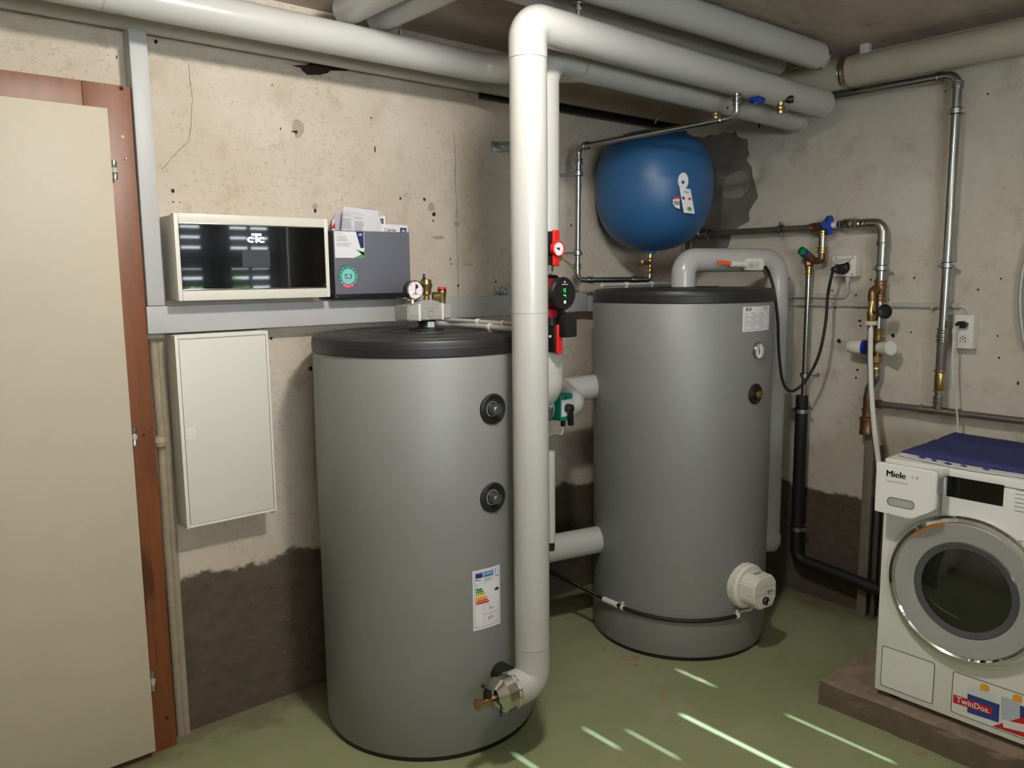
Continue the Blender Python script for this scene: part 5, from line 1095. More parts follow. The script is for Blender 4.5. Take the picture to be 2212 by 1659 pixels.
# washer hose
hs = thing('inlet_hose', 'white hose with blue stripe hanging from the tap to the washing machine', 'hose', A(1890, 980, 3.2))
hpts = [V((XT, tl.y, zt_(701))), A(1880, 760, 3.30), A(1882, 840, 3.28), A(1888, 920, 3.2), A(1896, 985, 3.1), A(1902, 1040, 3.05)]
bm = new(); tube(bm, hpts, .0105, -1, 14); obj('hose_tube', bm, M_white, hs)
bm = new(); tube(bm, [p + V((-.0065, .0088, 0)) for p in hpts], .0016, -1, 6); obj('blue_stripe', bm, M_navy, hs); bm = new(); cyl(bm, (XT, tl.y, zt_(716)), (XT, tl.y, zt_(702)), .0115, seg=14); obj('crimp_ferrule', bm, M_steel, hs)
# steel section, pressure reducer, fittings below
pr = thing('pressure_reducer', 'brass pressure reducer with two white plastic bowls on the right wall', 'pressure reducer', (XP, XD, zY(800)))
bm = new(); cyl(bm, (XP, XD, zY(712)), (XP, XD, zY(651)), RV - .001, seg=24); obj('pipe_tube', bm, M_steel, pr)
XE = A(1896, 750).y; 
bm = new(); z_ = zY(766); lathe(bm, (XP, XD - .002, z_), Z_, [(0, 0), (.018, 0), (.028, .010), (.030, .030), (.022, .048), (.026, .056), (.026, .068), (.019, .072), (.019, zY(712) - z_), (.022, zY(709) - z_), (0, zY(708) - z_)], 20); b2_ = new(); obj('reducer_body', bm, M_brass, pr)
cz = zY(751)
le, re_ = A(1832, 750, 3.33), A(1930, 752, 3.30); cc = V((XP - .02, XD, cz))
dl_ = (A(1832, 748, 3.34) - cc).normalized(); bm = new(); L = (A(1832, 748, 3.34) - cc).length
lathe(bm, cc + dl_ * (L * .42), dl_, [(0, 0), (.026, 0), (.030, .004), (.029, L * .3), (.024, L * .54), (.020, L * .58), (0, L * .59)], 24); obj('left_bowl', bm, M_white, pr)
bm = new(); lathe(bm, cc + dl_ * (L * .34), dl_, [(0, 0), (.031, 0), (.031, L * .1), (0, L * .1)], 24); obj('blue_ring', bm, M_bhand, pr)
dr_ = (A(1926, 752, 3.30) - cc).normalized(); L = (A(1926, 752, 3.30) - cc).length; bm = new(); lathe(bm, cc + dr_ * (L * .30), dr_, [(0, 0), (.018, 0), (.024, .003), (.030, L * .62), (.030, L * .68), (.026, L * .70), (.024, L * .66), (0, L * .66)], 24); cpr = obj('right_bowl', bm, M_white, pr)
u, v, w = frame(dr_); bm = new(); q = cc + dr_ * (L * .62) - Z_ * 0; obox(bm, q + V((-.7, -.1, 0)).normalized() * .0285, dr_, Z_, V((-1, 0, 0)), .04, .0022, .002); obj('blue_line', bm, M_bhand, pr)
bm = new(); z_ = zY(800); lathe(bm, (XP, XD, z_), Z_, [(0, 0), (.020, .002), (.020, .010), (.017, .014), (.019, .030), (.024, .034), (.024, .060), (.018, .066), (0, zY(765) - z_)], 8); obj('lower_nipple', bm, M_brass, pr)
XQ = A(1874, 900).y
bm = new(); tube(bm, [(XP, XD, zY(798)), (XP, XD, zY(818)), (XP, XQ, zY(842)), (XP, XQ, A(1873, 852).z)], .017, .04, 16, 8); obj('bent_tube', bm, M_dark, pr)
sleeve(pr, (XP, XD, zY(812)), Z_, .020)
bm = new(); zz_ = A(1872, 938).z; z2 = A(1872, 850).z; lathe(bm, (XP, XQ, zz_), Z_, [(0, 0), (.030, 0), (.032, .008), (.030, .014), (.030, .060), (.033, .064), (.033, .072), (.022, .080), (.022, .10), (.026, .104), (.026, .112), (.020, .118), (.022, .15), (.019, z2 - zz_), (0, z2 - zz_)], 20); obj('bronze_adapter', bm, M_bronze, pr)
# standing steel channel down to the floor
zt_c = A(1872, 936).z
ch = thing('supply_pipe', 'grey floor-standing steel channel below the bronze adapter beside the washing machine', 'pipe', (XP, XQ, 0))
bm = new(); box(bm, (XP + .015, XQ - .026, 0), (XP + .041, XQ + .016, zt_c), .004); obj('steel_channel', bm, mat('weathered_grey_steel', (128, 121, 108), .55, metal=.2, var=.15, vscale=12), ch)
bm = new(); cyl(bm, (XP + .026, XQ - .052, 0), (XP + .026, XQ - .052, zt_c - .05), .011, seg=14); obj('side_tube', bm, M_dark, ch)
# lower horizontal pipe
p0, p1 = A(1893, 872), A(2212, 910); lh = thing('steel_pipe', 'lower horizontal steel pipe on the right wall above the washing machine', 'pipe', A(2000, 886))
zl_ = lambda y: None
d_ = (p1 - p0); bm = new(); tube(bm, [p0 - d_.normalized() * .0, p0 + d_ * 1.6], .0135, 0, 18); obj('pipe_tube', bm, M_dark, lh)
ax = d_.normalized(); bm = new(); ring(bm, p0 - ax * .02, ax, .017, .04); obj('bronze_socket', bm, M_bronze, lh)
bm = new(); tp = A(2027, 885); tz = p0 + d_ * ((tp.y - p0.y) / d_.y); ring(bm, tz - ax * .07, ax, .0165, .05); ring(bm, tz + ax * .03, ax, .0165, .05); lathe(bm, tz - ax * .03, ax, [(0, 0), (.017, 0), (.017, .07), (0, .07)], 18); obj('tee_fitting', bm, M_nick, lh)
# tall thin steel riser on the right
XS = 3.36
tr = thing('steel_pipe', 'long vertical steel pipe rising from tee to the ceiling on the right wall', 'pipe', (XS, tz.y, tz.z))
c1_ = AX(2058, 300, XS); RRi = .0165
zt_ = AX(2050, 163, XS).z; pl_ = AX(1800, 208, XS)
bm = new(); tube(bm, [(XS, 2.05, pl_.z + .0), (XS, tz.y, zt_ + .0), (XS, tz.y, tz.z + .01)], RRi, .045, 22, 10); obj('pipe_tube', bm, M_steel, tr)
for y in (190,): sleeve(tr, (XS, tz.y, AX(2063, y, XS).z), Z_, RRi + .003)
sleeve(tr, (XS, tz.y + .055, zt_), Y_, RRi + .003)
for y in (242, 573): clamp((XS, tz.y, AX(2050, y, XS).z), Z_, RRi, (RW - XS, 0, 0), tr)
zs = lambda y: AX(2034, y, XS).z
sleeve(tr, (XS, tz.y, zs(723)), Z_, RRi + .003, .025); sleeve(tr, (XS, tz.y, zs(738)), Z_, RRi + .004, .025); sleeve(tr, (XS, tz.y, zs(873)), Z_, RRi + .003, .03)
bm = new(); cyl(bm, (XS, tz.y, zs(806)), (XS, tz.y, zs(724)), RRi + .0015, seg=20); obj('dull_section', bm, M_dark, tr)
bm = new(); z_ = zs(847); lathe(bm, (XS, tz.y, z_), Z_, [(0, 0), (.022, 0), (.022, .006), (.018, .010), (.020, .02), (.020, .07), (.018, .078), (.024, .082), (.024, .088), (0, .088)], 18); obj('brass_coupling', bm, M_brass, tr)
# copper branch and left vertical
XL2 = 3.365; RL = .0125
lv = thing('steel_pipe', 'vertical steel pipe with bronze bend and green-capped valve above the black drain', 'pipe', A(1737, 850))
yv_ = (A(1745, 600).y + A(1738, 850).y) / 2; yv2 = A(1776, 530).y
za = lambda y: A(1776, y).z
zb3 = lambda y: A(1745, y).z
bm = new(); tube(bm, [(XP, yv2, za(494)), (XP, yv2, za(563)), (XP, yv_ - .035, za(563))], .015, .025, 18, 8); obj('bronze_bend', bm, M_bronze, lv)
bm = new(); cyl(bm, (XP, yv2, za(536)), (XP, yv2, za(512)), .0155, seg=20); obj('steel_insert', bm, M_steel, lv); 
for y in (513, 546): bm = new(); ring(bm, (XP, yv2, za(y)), Z_, .018, .028); obj('brass_sleeve', bm, M_brass, lv)
k0 = A(1756, 562); k1 = A(1737, 546, XP - .04); bm = new(); cyl(bm, k0 + (k0 - k1) * .2, k1, .017, .019, 18); obj('angle_body', bm, M_bronze, lv); kd = (k1 - k0).normalized(); bm = new(); lathe(bm, k1 - kd * .006, kd, [(0, 0), (.021, 0), (.021, .01), (0, .01)], 8); obj('blue_collar', bm, M_bhand, lv); bm = new(); lathe(bm, k1 + kd * .004, kd, [(0, 0), (.020, 0), (.018, .020), (0, .022)], 6); obj('green_cap', bm, M_green, lv)
bm = new(); lathe(bm, (XP, yv_, zb3(576)), Z_, [(0, 0), (.015, 0), (.020, .006), (.020, .022), (.014, .03), (0, zb3(560) - zb3(576))], 8); obj('hex_nut', bm, M_bronze, lv); bm = new(); cyl(bm, (XP, yv_, zb3(568)), k0, .014, seg=14); obj('valve_throat', bm, M_bronze, lv)
bm = new(); ring(bm, (XP, yv_, zb3(595)), Z_, .0155, zb3(576) - zb3(595)); obj('brass_sleeve', bm, M_brass, lv)
bm = new(); cyl(bm, (XP, yv_, zb3(870)), (XP, yv_, zb3(590)), RL, seg=20); obj('pipe_tube', bm, M_steel, lv)
clamp((XP, yv_, A(1739, 811).z), Z_, RL, (RW - XP, -.03, 0), lv)
# black drain pipe
XB_ = 3.350
zd = A(1727, 1205).z; dq = A(1890, 1268); bd = thing('drain_pipe', 'thick black drain pipe running down and along the foot of the right wall', 'pipe', (XB_, yv_, zd))
bm = new(); tube(bm, [(XB_, yv_, A(1734, 853).z), (XB_, yv_, zd), (XB_, dq.y, dq.z), (XB_, dq.y - .6, dq.z - .03)], .0275, .05, 24, 8); obj('pipe_sleeve', bm, M_rub, bd)
for y in (886, 1141): clamp((XB_, yv_, A(1731, y).z), Z_, .0275, (RW - XB_, 0, 0), bd)
# wall conduits
pz = AX(1900, 659, RW - .012); q0, q1 = AX(1678, 657, RW - .012), AX(2072, 661, RW - .012)
o = thing('cable_conduit', 'long thin grey conduit across the right wall leading to the lower outlet', 'conduit', q0)
bm = new(); tube(bm, [V((RW - .012, 2.30, q0.z)), q1], .0112, 0, 14); obj('conduit_tube', bm, M_pvc, o)
for x in (1790, 2015): p = AX(x, 660, RW - .012); bm = new(); obox(bm, (RW - .012, p.y, pz.z), X_, Y_, Z_, .022, .014, .022, .003); cyl(bm, (RW - .006, p.y, pz.z - .016), (RW - .014, p.y, pz.z - .016), .004, seg=8); obj('clip', bm, M_pvc, o)
q2 = AX(1824, 641, RW - .012); o = thing('cable_conduit', 'short thin grey conduit above the long one ending under the flap outlet', 'conduit', q2)
bm = new(); tube(bm, [V((RW - .012, 2.30, q2.z)), q2], .0105, 0, 14); obj('conduit_tube', bm, M_pvc, o); p = AX(1796, 628, RW - .01); bm = new(); cyl(bm, (RW, p.y, p.z), (RW - .006, p.y, p.z), .004, seg=8); obj('clip_screw', bm, M_steel, o)
# ================================================================== OUTLETS
XO = RW - .062
a_, b_ = AX(1798, 553, XO), AX(1848, 596, XO)
zo0, zo1 = AX(1823, 597, XO).z, AX(1823, 553, XO).z
so = thing('wall_outlet', 'white flap-lid wall outlet with a black plug on the right wall', 'outlet', (XO, (a_.y + b_.y) / 2, zo0))
bm = new(); box(bm, (XO, b_.y, zo0), (RW, a_.y, zo1), .003); obj('outlet_box', bm, M_white, so)
ym, zm_ = (a_.y + b_.y) / 2, (zo0 + zo1) / 2
bm = new(); lathe(bm, (XO - .001, ym, zm_ - .005), -X_, [(.030, 0), (.034, 0), (.034, .003), (.030, .003)], 32); obj('socket_ring', bm, M_whitec, so); bm = new(); cyl(bm, (XO, ym, zm_ - .005), (XO - .001, ym, zm_ - .005), .030, seg=28); obj('socket_well', bm, M_blk, so)
bm = new(); hinge = V((XO - .002, ym, zm_ + .030)); pts_ = [hinge + V((0, .032, 0)), hinge + V((0, -.032, 0))]; up2 = V((-.80, 0, -.35)).normalized()
arc = [hinge + up2 * (.020 + .036 * math.sin(a)) + Y_ * (-.032 * math.cos(a)) for a in [math.pi * k / 14 for k in range(15)]]
prism(bm, [pts_[0], pts_[1]] + arc, (-.002, 0, .004)); obj('hinged_flap', bm, M_white, so)
for dy, dz in ((.038, .036), (-.038, .036), (-.038, -.036)): bm = new(); cyl(bm, (XO, ym + dy, zm_ + dz), (XO - .001, ym + dy, zm_ + dz), .003, seg=8); obj('screw', bm, M_ink, so)
bm = new(); cyl(bm, (XO + .03, ym - .005, zo0), (XO + .03, ym - .005, zo0 - .022), .013, .010, 14); obj('cable_gland', bm, M_cord, so)
bm = new(); tube(bm, [(XO + .03, ym - .005, zo0 - .02), (XO + .032, ym - .006, zo0 - .05), AX(1832, 632, RW - .014), q2], .004, -1, 10); obj('feed_cable', bm, M_cord, so)
# black plug and cable to the sensor unit
pk = thing('power_cable', 'black power cable looping from the flap outlet to the pipe sensor unit', 'cable', (XO, ym, zm_ - .05))
pc = V((XO - .002, ym, zm_ - .006)); bm = new(); pd = V((-.95, .0, -.10)).normalized(); lathe(bm, pc, pd, [(0, 0), (.026, 0), (.026, .026), (.020, .032), (.020, .05), (.016, .055), (.013, .085), (.006, .09), (0, .09)], 16); obj('plug', bm, M_blk, pk)
bm = new(); pe_ = pc + pd * .085
cpts = [pe_, pe_ + V((-.02, 0, -.04)), AX(1788, 640, 3.27), AX(1783, 700, 3.25), AX(1768, 770, 3.23), AX(1738, 825, 3.20), AX(1708, 845, 3.16), AX(1690, 820, 3.13), AX(1682, 750, 3.12), AX(1680, 690, 3.11), AX(1672, 630, 3.10), AX(1662, 592, 3.10), CTL + V((.012, -.002, -.010)), CTL]
tube(bm, cpts, .0062, -1, 12); obj('cable_cord', bm, M_rub, pk)
XO2 = RW - .055
a_, b_ = AX(2062, 680, XO2), AX(2100, 757, XO2); zo0, zo1 = AX(2081, 753, XO2).z, AX(2081, 680, XO2).z
so = thing('wall_outlet', 'tall white double outlet with small black plug above the washing machine', 'outlet', (XO2, (a_.y + b_.y) / 2, zo0))
bm = new(); box(bm, (XO2, b_.y, zo0), (RW, a_.y, zo1), .004, 3); obj('outlet_box', bm, M_white, so)
ym = (a_.y + b_.y) / 2; hz = zo1 - zo0; s_ = zo0 + hz * .27
bm = new(); pr_ = [V((XO2 - .0006, ym + a, s_ + b)) for a, b in ((-.022, -.004), (-.022, .006), (-.010, .020), (.010, .020), (.022, .006), (.022, -.006), (.010, -.018), (-.010, -.018))]; prism(bm, pr_, (-.0006, 0, 0)); obj('socket_face', bm, M_whitec, so)
for dy, dz in ((0, 0), (.008, .005), (-.008, .005), (.009, -.007), (-.009, -.007), (0, .012)): bm = new(); cyl(bm, (XO2 - .001, ym + dy, s_ + dz), (XO2 - .0022, ym + dy, s_ + dz), .0026, seg=10); obj('socket_hole', bm, M_ink, so)
pp = V((XO2, ym + .003, zo0 + hz * .70)); pk = thing('appliance_cable', 'pale cable with small black plug hanging from the double outlet', 'cable', pp)
bm = new(); prism(bm, [pp + V((0, a, b)) for a, b in ((-.020, -.004), (-.020, .008), (-.006, .016), (.012, .014), (.022, .004), (.012, -.012), (-.012, -.012))], (-.022, 0, 0)); obj('plug', bm, M_blk, pk)
bm = new(); tube(bm, [pp + V((-.02, .008, -.006)), pp + V((-.045, .018, -.018)), AX(2060, 730, 3.33), AX(2057, 790, 3.325), AX(2061, 850, 3.33), AX(2068, 900, 3.34), AX(2068, 950, 3.34), AX(2066, 1000, 3.33)], .0042, -1, 10); obj('cable_cord', bm, M_cord, pk)
bm = new(); tube(bm, [q1, AX(2084, 665, RW - .014), AX(2092, 674, RW - .02), V((RW - .02, ym - .006, zo1 - .004))], .004, -1, 8); obj('feed_cable', bm, M_cord, so)
o = None
bm = new(); tube(bm, [AX(2226, 520, RW - .03), AX(2210, 580, RW - .03), AX(2203, 640, RW - .03), AX(2206, 700, RW - .03), AX(2216, 760, RW - .03)], .007, -1, 12); obj('hanging_hose', bm, M_sil, label='grey hose loop cut by the right edge of the picture', cat='hose')

# ================================================================== heater supply cable round the rear tank foot
hcab = thing('heater_cable', 'steel conduit and black cable wrapping the foot of the rear tank', 'cable', AZ(1195, 1240, .1))
pA = ACYL(1345, 1312, T2, R2 + .010); zc_ = pA.z
c1_ = ACYL(1308, 1296, T2, R2 + .014); c0 = AY(1192, 1236, 2.50)
cR = R2 + .010
bm = new(); tube(bm, [c0 - (c1_ - c0) * .5, c1_], .0095, 0, 14); obj('steel_conduit', bm, M_steel, hcab)
c2_ = ACYL(1334, 1307, T2, R2 + .013); bm = new(); tube(bm, [c1_ - (c1_ - c0).normalized() * .01, c2_], .0115, 0, 14); obj('white_sleeve', bm, M_white, hcab)
pA = ACYL(1345, 1312, T2, cR); a0 = math.atan2(pA.y - T2.y, pA.x - T2.x); pB = ACYL(1592, 1330, T2, cR); a1 = math.atan2(pB.y - T2.y, pB.x - T2.x)
if a0 > 0: a0 -= 2 * math.pi
arc = [V((T2.x + cR * math.cos(a0 + (a1 - a0) * k / 20), T2.y + cR * math.sin(a0 + (a1 - a0) * k / 20), pA.z + (pB.z - pA.z) * k / 20 - .006 * math.sin(math.pi * k / 20))) for k in range(21)]
bm = new(); tube(bm, [c2_ - (c1_ - c0).normalized() * .02] + arc, .008, 0, 12); obj('black_cable', bm, M_rub, hcab)
bm = new(); tube(bm, [arc[-1], arc[-1] + V((.03, -.004, .012)), HEAT + V((0, 0, -.03)), HEAT], .005, -1, 10); obj('grey_lead', bm, M_cord, hcab)
for k in (0, 20):
    p = arc[k]; ax = (arc[min(k + 1, 20)] - arc[max(k - 1, 0)]).normalized(); bm = new(); lathe(bm, p - ax * .006, ax, [(.008, 0), (.0115, 0), (.0115, .012), (.008, .012), (.008, 0)], 14); obox(bm, p + Z_ * .017, ax, ax.cross(Z_), Z_, .010, .006, .014, .001); obj('white_clip', bm, M_white, hcab)

# ================================================================== PLINTH, WASHING MACHINE
WX = 2.600
zp1 = .090
pc = AZ(1768, 1518, 0); pxl, pyt = pc.x, pc.y
bm = new(); nx, ny = 14, 40; random.seed(3)
X0, X1, Y0, Y1 = pxl, 3.30, -.6, pyt
def jx(x, y, z, e): return V((x + (random.uniform(-e, e)), y + random.uniform(-e, e), z + random.uniform(-e, e) * .5))
g = [[bm.verts.new(jx(X0 + (X1 - X0) * i / nx, Y0 + (Y1 - Y0) * j / ny, zp1 - (.006 if i == 0 or j == ny else 0), .004)) for j in range(ny + 1)] for i in range(nx + 1)]
for i in range(nx):
    for j in range(ny): bm.faces.new((g[i][j], g[i + 1][j], g[i + 1][j + 1], g[i][j + 1]))
rows = [g[0]] + [[bm.verts.new(jx(X0 - .004 + random.uniform(-.008, .010), Y0 + (Y1 - Y0) * j / ny, zp1 * (1 - k / 4), .002)) for j in range(ny + 1)] for k in (1, 2, 3)] + [[bm.verts.new((X0 - .006 + random.uniform(-.006, .006), Y0 + (Y1 - Y0) * j / ny, 0)) for j in range(ny + 1)]]
for A_, B_ in zip(rows, rows[1:]):
    for j in range(ny): bm.faces.new((A_[j], A_[j + 1], B_[j + 1], B_[j]))
rows2 = [[g[i][ny] for i in range(nx + 1)]] + [[rows[k][ny]] + [bm.verts.new(jx(X0 + (X1 - X0) * i / nx, Y1 + .002, zp1 * (1 - k / 4), .002)) for i in range(1, nx + 1)] for k in (1, 2, 3, 4)]
for A_, B_ in zip(rows2, rows2[1:]):
    for j in range(nx): bm.faces.new((A_[j], A_[j + 1], B_[j + 1], B_[j]))
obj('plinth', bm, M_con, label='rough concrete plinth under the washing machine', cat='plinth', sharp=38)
zw0 = zp1 + .022
wl_ = AX(1888, 1487, WX); yl = wl_.y; zw1 = AX(1916, 989, WX).z; yr = yl - .596; XBK = WX + .60
wm = thing('washing_machine', 'white front-loading washing machine with pulled-out detergent drawer', 'washing machine', (WX + .3, (yl + yr) / 2, zp1))
zpn = AX(2100, 1130, WX).z; lidz = zw1 - .028
bm = new(); box(bm, (WX, yr, zw0), (XBK, yl, lidz - .001), .006); bd_ = obj('body', bm, M_enam, wm)
bm = new(); box(bm, (WX - .006, yr - .002, lidz), (XBK, yl + .002, zw1), .006, 3); obj('top_plate', bm, M_enam, wm)
for (x, y) in ((WX + .05, yl - .05), (WX + .05, yr + .05), (XBK - .05, yl - .05), (XBK - .05, yr + .05)): bm = new(); cyl(bm, (x, y, zp1 - .001), (x, y, zw0 + .004), .02, seg=16); obj('foot', bm, M_blk, wm)
WFX = WX
def Wp(x, y, off=0.0): return AX(x, y, WFX - off)
# control fascia: right of the drawer
fy0 = Wp(2040, 1040).y
fz0 = lidz - .150
bm = new(); box(bm, (WX - .012, yr, fz0), (WX + .01, fy0 + .0, lidz - .002), .004, 3); fa_ = obj('control_fascia', bm, M_enam, wm)
xo = .0126; a_, b_ = AX(2047, 1029, WX - xo), AX(2166, 1094, WX - xo); zA_, zB_ = AX(2047, 1029, WX - xo).z, AX(2043, 1070, WX - xo).z
bm = new(); zhi_, zlo_ = (AX(2047, 1029, WX - xo).z + AX(2170, 1047, WX - xo).z) / 2, (AX(2043, 1071, WX - xo).z + AX(2166, 1094, WX - xo).z) / 2
box(bm, (WX - xo - .0006, b_.y, zlo_), (WX - xo + .002, a_.y, zhi_)); obj('touch_display', bm, M_glass, fa_)
fmw = lambda yy0, zz0: (lambda a, b: V((WX - .0131, yy0 - a, zz0 + b)))
q = AX(2190, 1105, WX - .0131); bm = new(); lines(bm, fmw(q.y, q.z), 0, 0, .075, .075, 6, .18); obj('programme_print', bm, M_inkg, fa_, merge=False)
# detergent drawer
XD_ = WX - .105
dp = [(1895.4, 996), (2024, 1021.7), (2018.8, 1101.7), (2012, 1105), (1975, 1121), (1959, 1121), (1886, 1103)]
P_ = [AX(x, y, XD_) for x, y in dp]
tz_ = (P_[0].z + P_[1].z) / 2; y0_, y1_ = (P_[0].y + P_[6].y) / 2, (P_[1].y + P_[2].y) / 2
poly = [V((XD_, y0_, tz_)), V((XD_, y1_, tz_)), V((XD_, y1_, P_[2].z)), V((XD_, P_[3].y, P_[3].z)), V((XD_, P_[4].y, P_[4].z)), V((XD_, P_[5].y, P_[5].z)), V((XD_, y0_, P_[6].z))]
bm = new(); prism(bm, poly, (.020, 0, 0)); bmesh.ops.bevel(bm, geom=[e for e in bm.edges], offset=.003, segments=2, affect='EDGES'); dw = obj('detergent_drawer', bm, M_enam, wm)
bm = new(); box(bm, (XD_ + .02, y1_ + .014, tz_ - .085), (WX + .0, y0_ - .02, tz_ - .03), .004); obj('drawer_tray', bm, mat('grey_drawer_plastic', (150, 152, 152), .4), dw)
bm = new(); box(bm, (XD_ + .02, y1_ + .002, tz_ - .026), (WX + .0, y1_ + .012, tz_ - .008), .002); obj('drawer_rail', bm, M_enam, dw)
hcn = AX(1945.5, 1087, XD_ - .0008); rr_ = rrect(.082, .026, .0128, 8)
bm = new(); prism(bm, [V((XD_ - .0008, hcn.y - a, hcn.z + b)) for a, b in rr_], (.0006, 0, 0)); hr_ = obj('handle_recess', bm, M_sil, dw)
bm = new(); tube(bm, [V((XD_ - .0008, hcn.y - a, hcn.z + b)) for a, b in rr_ + rr_[:1]], .0011, 0, 6); obj('handle_rim', bm, M_steel, dw)
bm = new(); prism(bm, [V((XD_ - .0016, hcn.y - a * .93, hcn.z - .002 + b * .78)) for a, b in rr_], (.0004, 0, 0)); obj('handle_hollow', bm, mat('shaded_silver', (172, 172, 170), .4, metal=.2), dw)
dwm = lambda px, py: AX(px, py, XD_ - .0007)
def dtext(s, x0, x1, y, hpx, m, bold=0, name='lettering'):
    a, b = dwm(x0, y), dwm(x1, y); h = dwm(x0, y - hpx).z - a.z; return text(name, s, lambda u, v: V((XD_ - .0007, a.y - u, a.z + v)), a.y - b.y, h, m, dw, bold)
for sx_ in (0, .7, 1.4): dtext('Miele', 1914.5 + sx_, 1955.6 + sx_, 1028 + sx_ * .12, 13, M_ink, 0, 'maker_lettering')
dtext('W', 1968, 1975, 1035, 7, M_inkg); dtext('1', 1980, 1982.5, 1036, 6, M_inkg)
p = dwm(1981, 1033); bm = new(); torus(bm, p, X_, .0028, .0004, 20, 5); obj('ring_mark', bm, M_inkg, dw); dtext('TwinDos & WiFiConnect', 1914.5, 1961, 1040, 5, M_inkg)
# door
dcz = AX(2082, 1275, WX); 
ytl = AX(1920, 1235, WX - .03); Rd = .205
zc_d = (AX(2060, 1114, WX - .03).z + AX(2085, 1434, WX - .03).z) / 2; Rd = (AX(2060, 1114, WX - .03).z - AX(2085, 1434, WX - .03).z) / 2; yc_d = ytl.y - Rd
dc = V((WX, yc_d, zc_d))
bm = new(); lathe(bm, dc, -X_, [(Rd + .022, -.001), (Rd + .016, .004), (Rd, .005), (Rd - .02, 0)], 96); obj('door_surround', bm, M_enam, wm)
bm = new(); lathe(bm, dc, -X_, [(Rd - .004, .004), (Rd + .002, .012), (Rd + .003, .026), (Rd - .003, .036), (Rd - .014, .039), (Rd - .020, .034)], 96); dr = obj('chrome_ring', bm, M_chrome, wm)
ri = Rd * .615
bm = new(); lathe(bm, dc, -X_, [(Rd - .018, .030), (Rd - .022, .036), (ri + .030, .030), (ri + .010, .026)], 96); obj('door_panel', bm, M_sil, wm)
bm = new(); lathe(bm, dc, -X_, [(ri + .012, .024), (ri + .006, .029), (ri - .012, .024), (ri - .016, .012)], 96); obj('bowl_rim', bm, mat('smoky_rim', (92, 94, 100), .15, metal=.4), wm)
bm = new(); lathe(bm, dc, -X_, [(ri - .010, .022), (ri * .7, .034), (ri * .35, .040), (0, .042)], 72); obj('door_glass', bm, mat('smoky_glass', (24, 26, 20), .05, coat=.5), wm)
bm = new(); tube(bm, [dc + V((-.0405, (.09 - .05 * k), -.03 - .05 * math.sin(1.4 * k) + .015 * k * k)) for k in (-.2, .4, 1.0, 1.6, 2.2)], .0012, -1, 6); bm.free()
a0, a1 = rad(108), rad(138)
bm = new(); tube(bm, [dc + V((-.0385, (Rd - .019) * -math.cos(a), (Rd - .019) * math.sin(a))) for a in [a0 + (a1 - a0) * k / 10 - rad(0) for k in range(11)]], .004, 0, 8)
obj('orange_grip_mark', bm, mat('amber_plastic', (236, 146, 58), .4), wm)
# flaps
def wpanel(corners, name, off=.0012, th=.0012, rr=.008, m=M_enam, par=wm):
    P = [AX(x, y, WX - off) for x, y in corners]; ya, yb = (P[0].y + P[3].y) / 2, (P[1].y + P[2].y) / 2; za_, zb_ = (P[0].z + P[1].z) / 2, (P[2].z + P[3].z) / 2
    cy_, cz_ = (ya + yb) / 2, (za_ + zb_) / 2; q = rrect(ya - yb, za_ - zb_, rr); bm = new()
    tube(bm, [V((WX - .0003, cy_ - a, cz_ + b)) for a, b in q + q[:1]], .0013, 0, 6); gap = obj('panel_gap', bm, mat('gap_shadow', (92, 94, 88), .6), par)
    q2 = rrect(ya - yb - .003, za_ - zb_ - .003, rr); bm = new(); prism(bm, [V((WX - off, cy_ - a, cz_ + b)) for a, b in q2], (th, 0, 0)); o = obj(name, bm, m, par); return o, ya, yb, za_, zb_
o, ya, yb, za_, zb_ = wpanel([(1903.6, 1393), (2018, 1433), (2015, 1521), (1904, 1481)], 'filter_flap')
p = AX(1958, 1428, WX - .0012); bm = new(); lathe(bm, p, -X_, [(0, .0002), (.009, .0004), (.0105, .001), (.0115, .0002)], 24); obj('finger_dimple', bm, M_enam, o)
zhi = (AX(2058, 1449, WX).z); zlo = AX(2055.5, 1537, WX).z; ya = AX(2057, 1490, WX).y; yb = ya - .26
cy_, cz_ = (ya + yb) / 2, (zhi + zlo) / 2; q = rrect(ya - yb, zhi - zlo, .008); bm = new(); tube(bm, [V((WX - .0003, cy_ - a, cz_ + b)) for a, b in q + q[:1]], .0013, 0, 6); obj('panel_gap', bm, mat('gap_shadow', (92, 94, 88), .6), wm)
q2 = rrect(ya - yb - .003, zhi - zlo - .003, .008); bm = new(); prism(bm, [V((WX - .0012, cy_ - a, cz_ + b)) for a, b in q2], (.0012, 0, 0)); fl2 = obj('dosing_flap', bm, M_enam, wm)
def dec(pts, m, name, off): bm = new(); bm.faces.new([bm.verts.new(AX(x, y, WX - off)) for x, y in pts]); return obj(name, bm, m, fl2)
def c3(x, y): return (1612 + x / 3.687, 1209 + y / 3.687)
M_bgrey = mat('pale_blue_print', (176, 186, 200), .5); M_dblue = mat('bottle_blue_print', (40, 62, 130), .5); M_ylw = mat('amber_print', (232, 160, 40), .5); M_lred = mat('label_red_print', (190, 24, 34), .5)
dec([c3(*q) for q in ((1762, 1010), (1800, 1003), (1985, 1075), (1998, 1290), (1930, 1270), (1765, 1215))], mat('clear_bottle_print', (205, 210, 212), .5), 'bottle_outline', .0016)
dec([c3(*q) for q in ((1762, 1066), (2018, 1155), (2010, 1297), (1760, 1215))], M_dblue, 'blue_bottle', .0020)
dec([c3(*q) for q in ((1862, 1035), (1862, 1000), (1885, 985), (1925, 1000), (1935, 1020), (1933, 1055))], M_ylw, 'yellow_cap', .0020)
dec([c3(*q) for q in ((2030, 1085), (2180, 1140), (2180, 1300), (2028, 1270))], M_bgrey, 'pale_bottle', .0018)
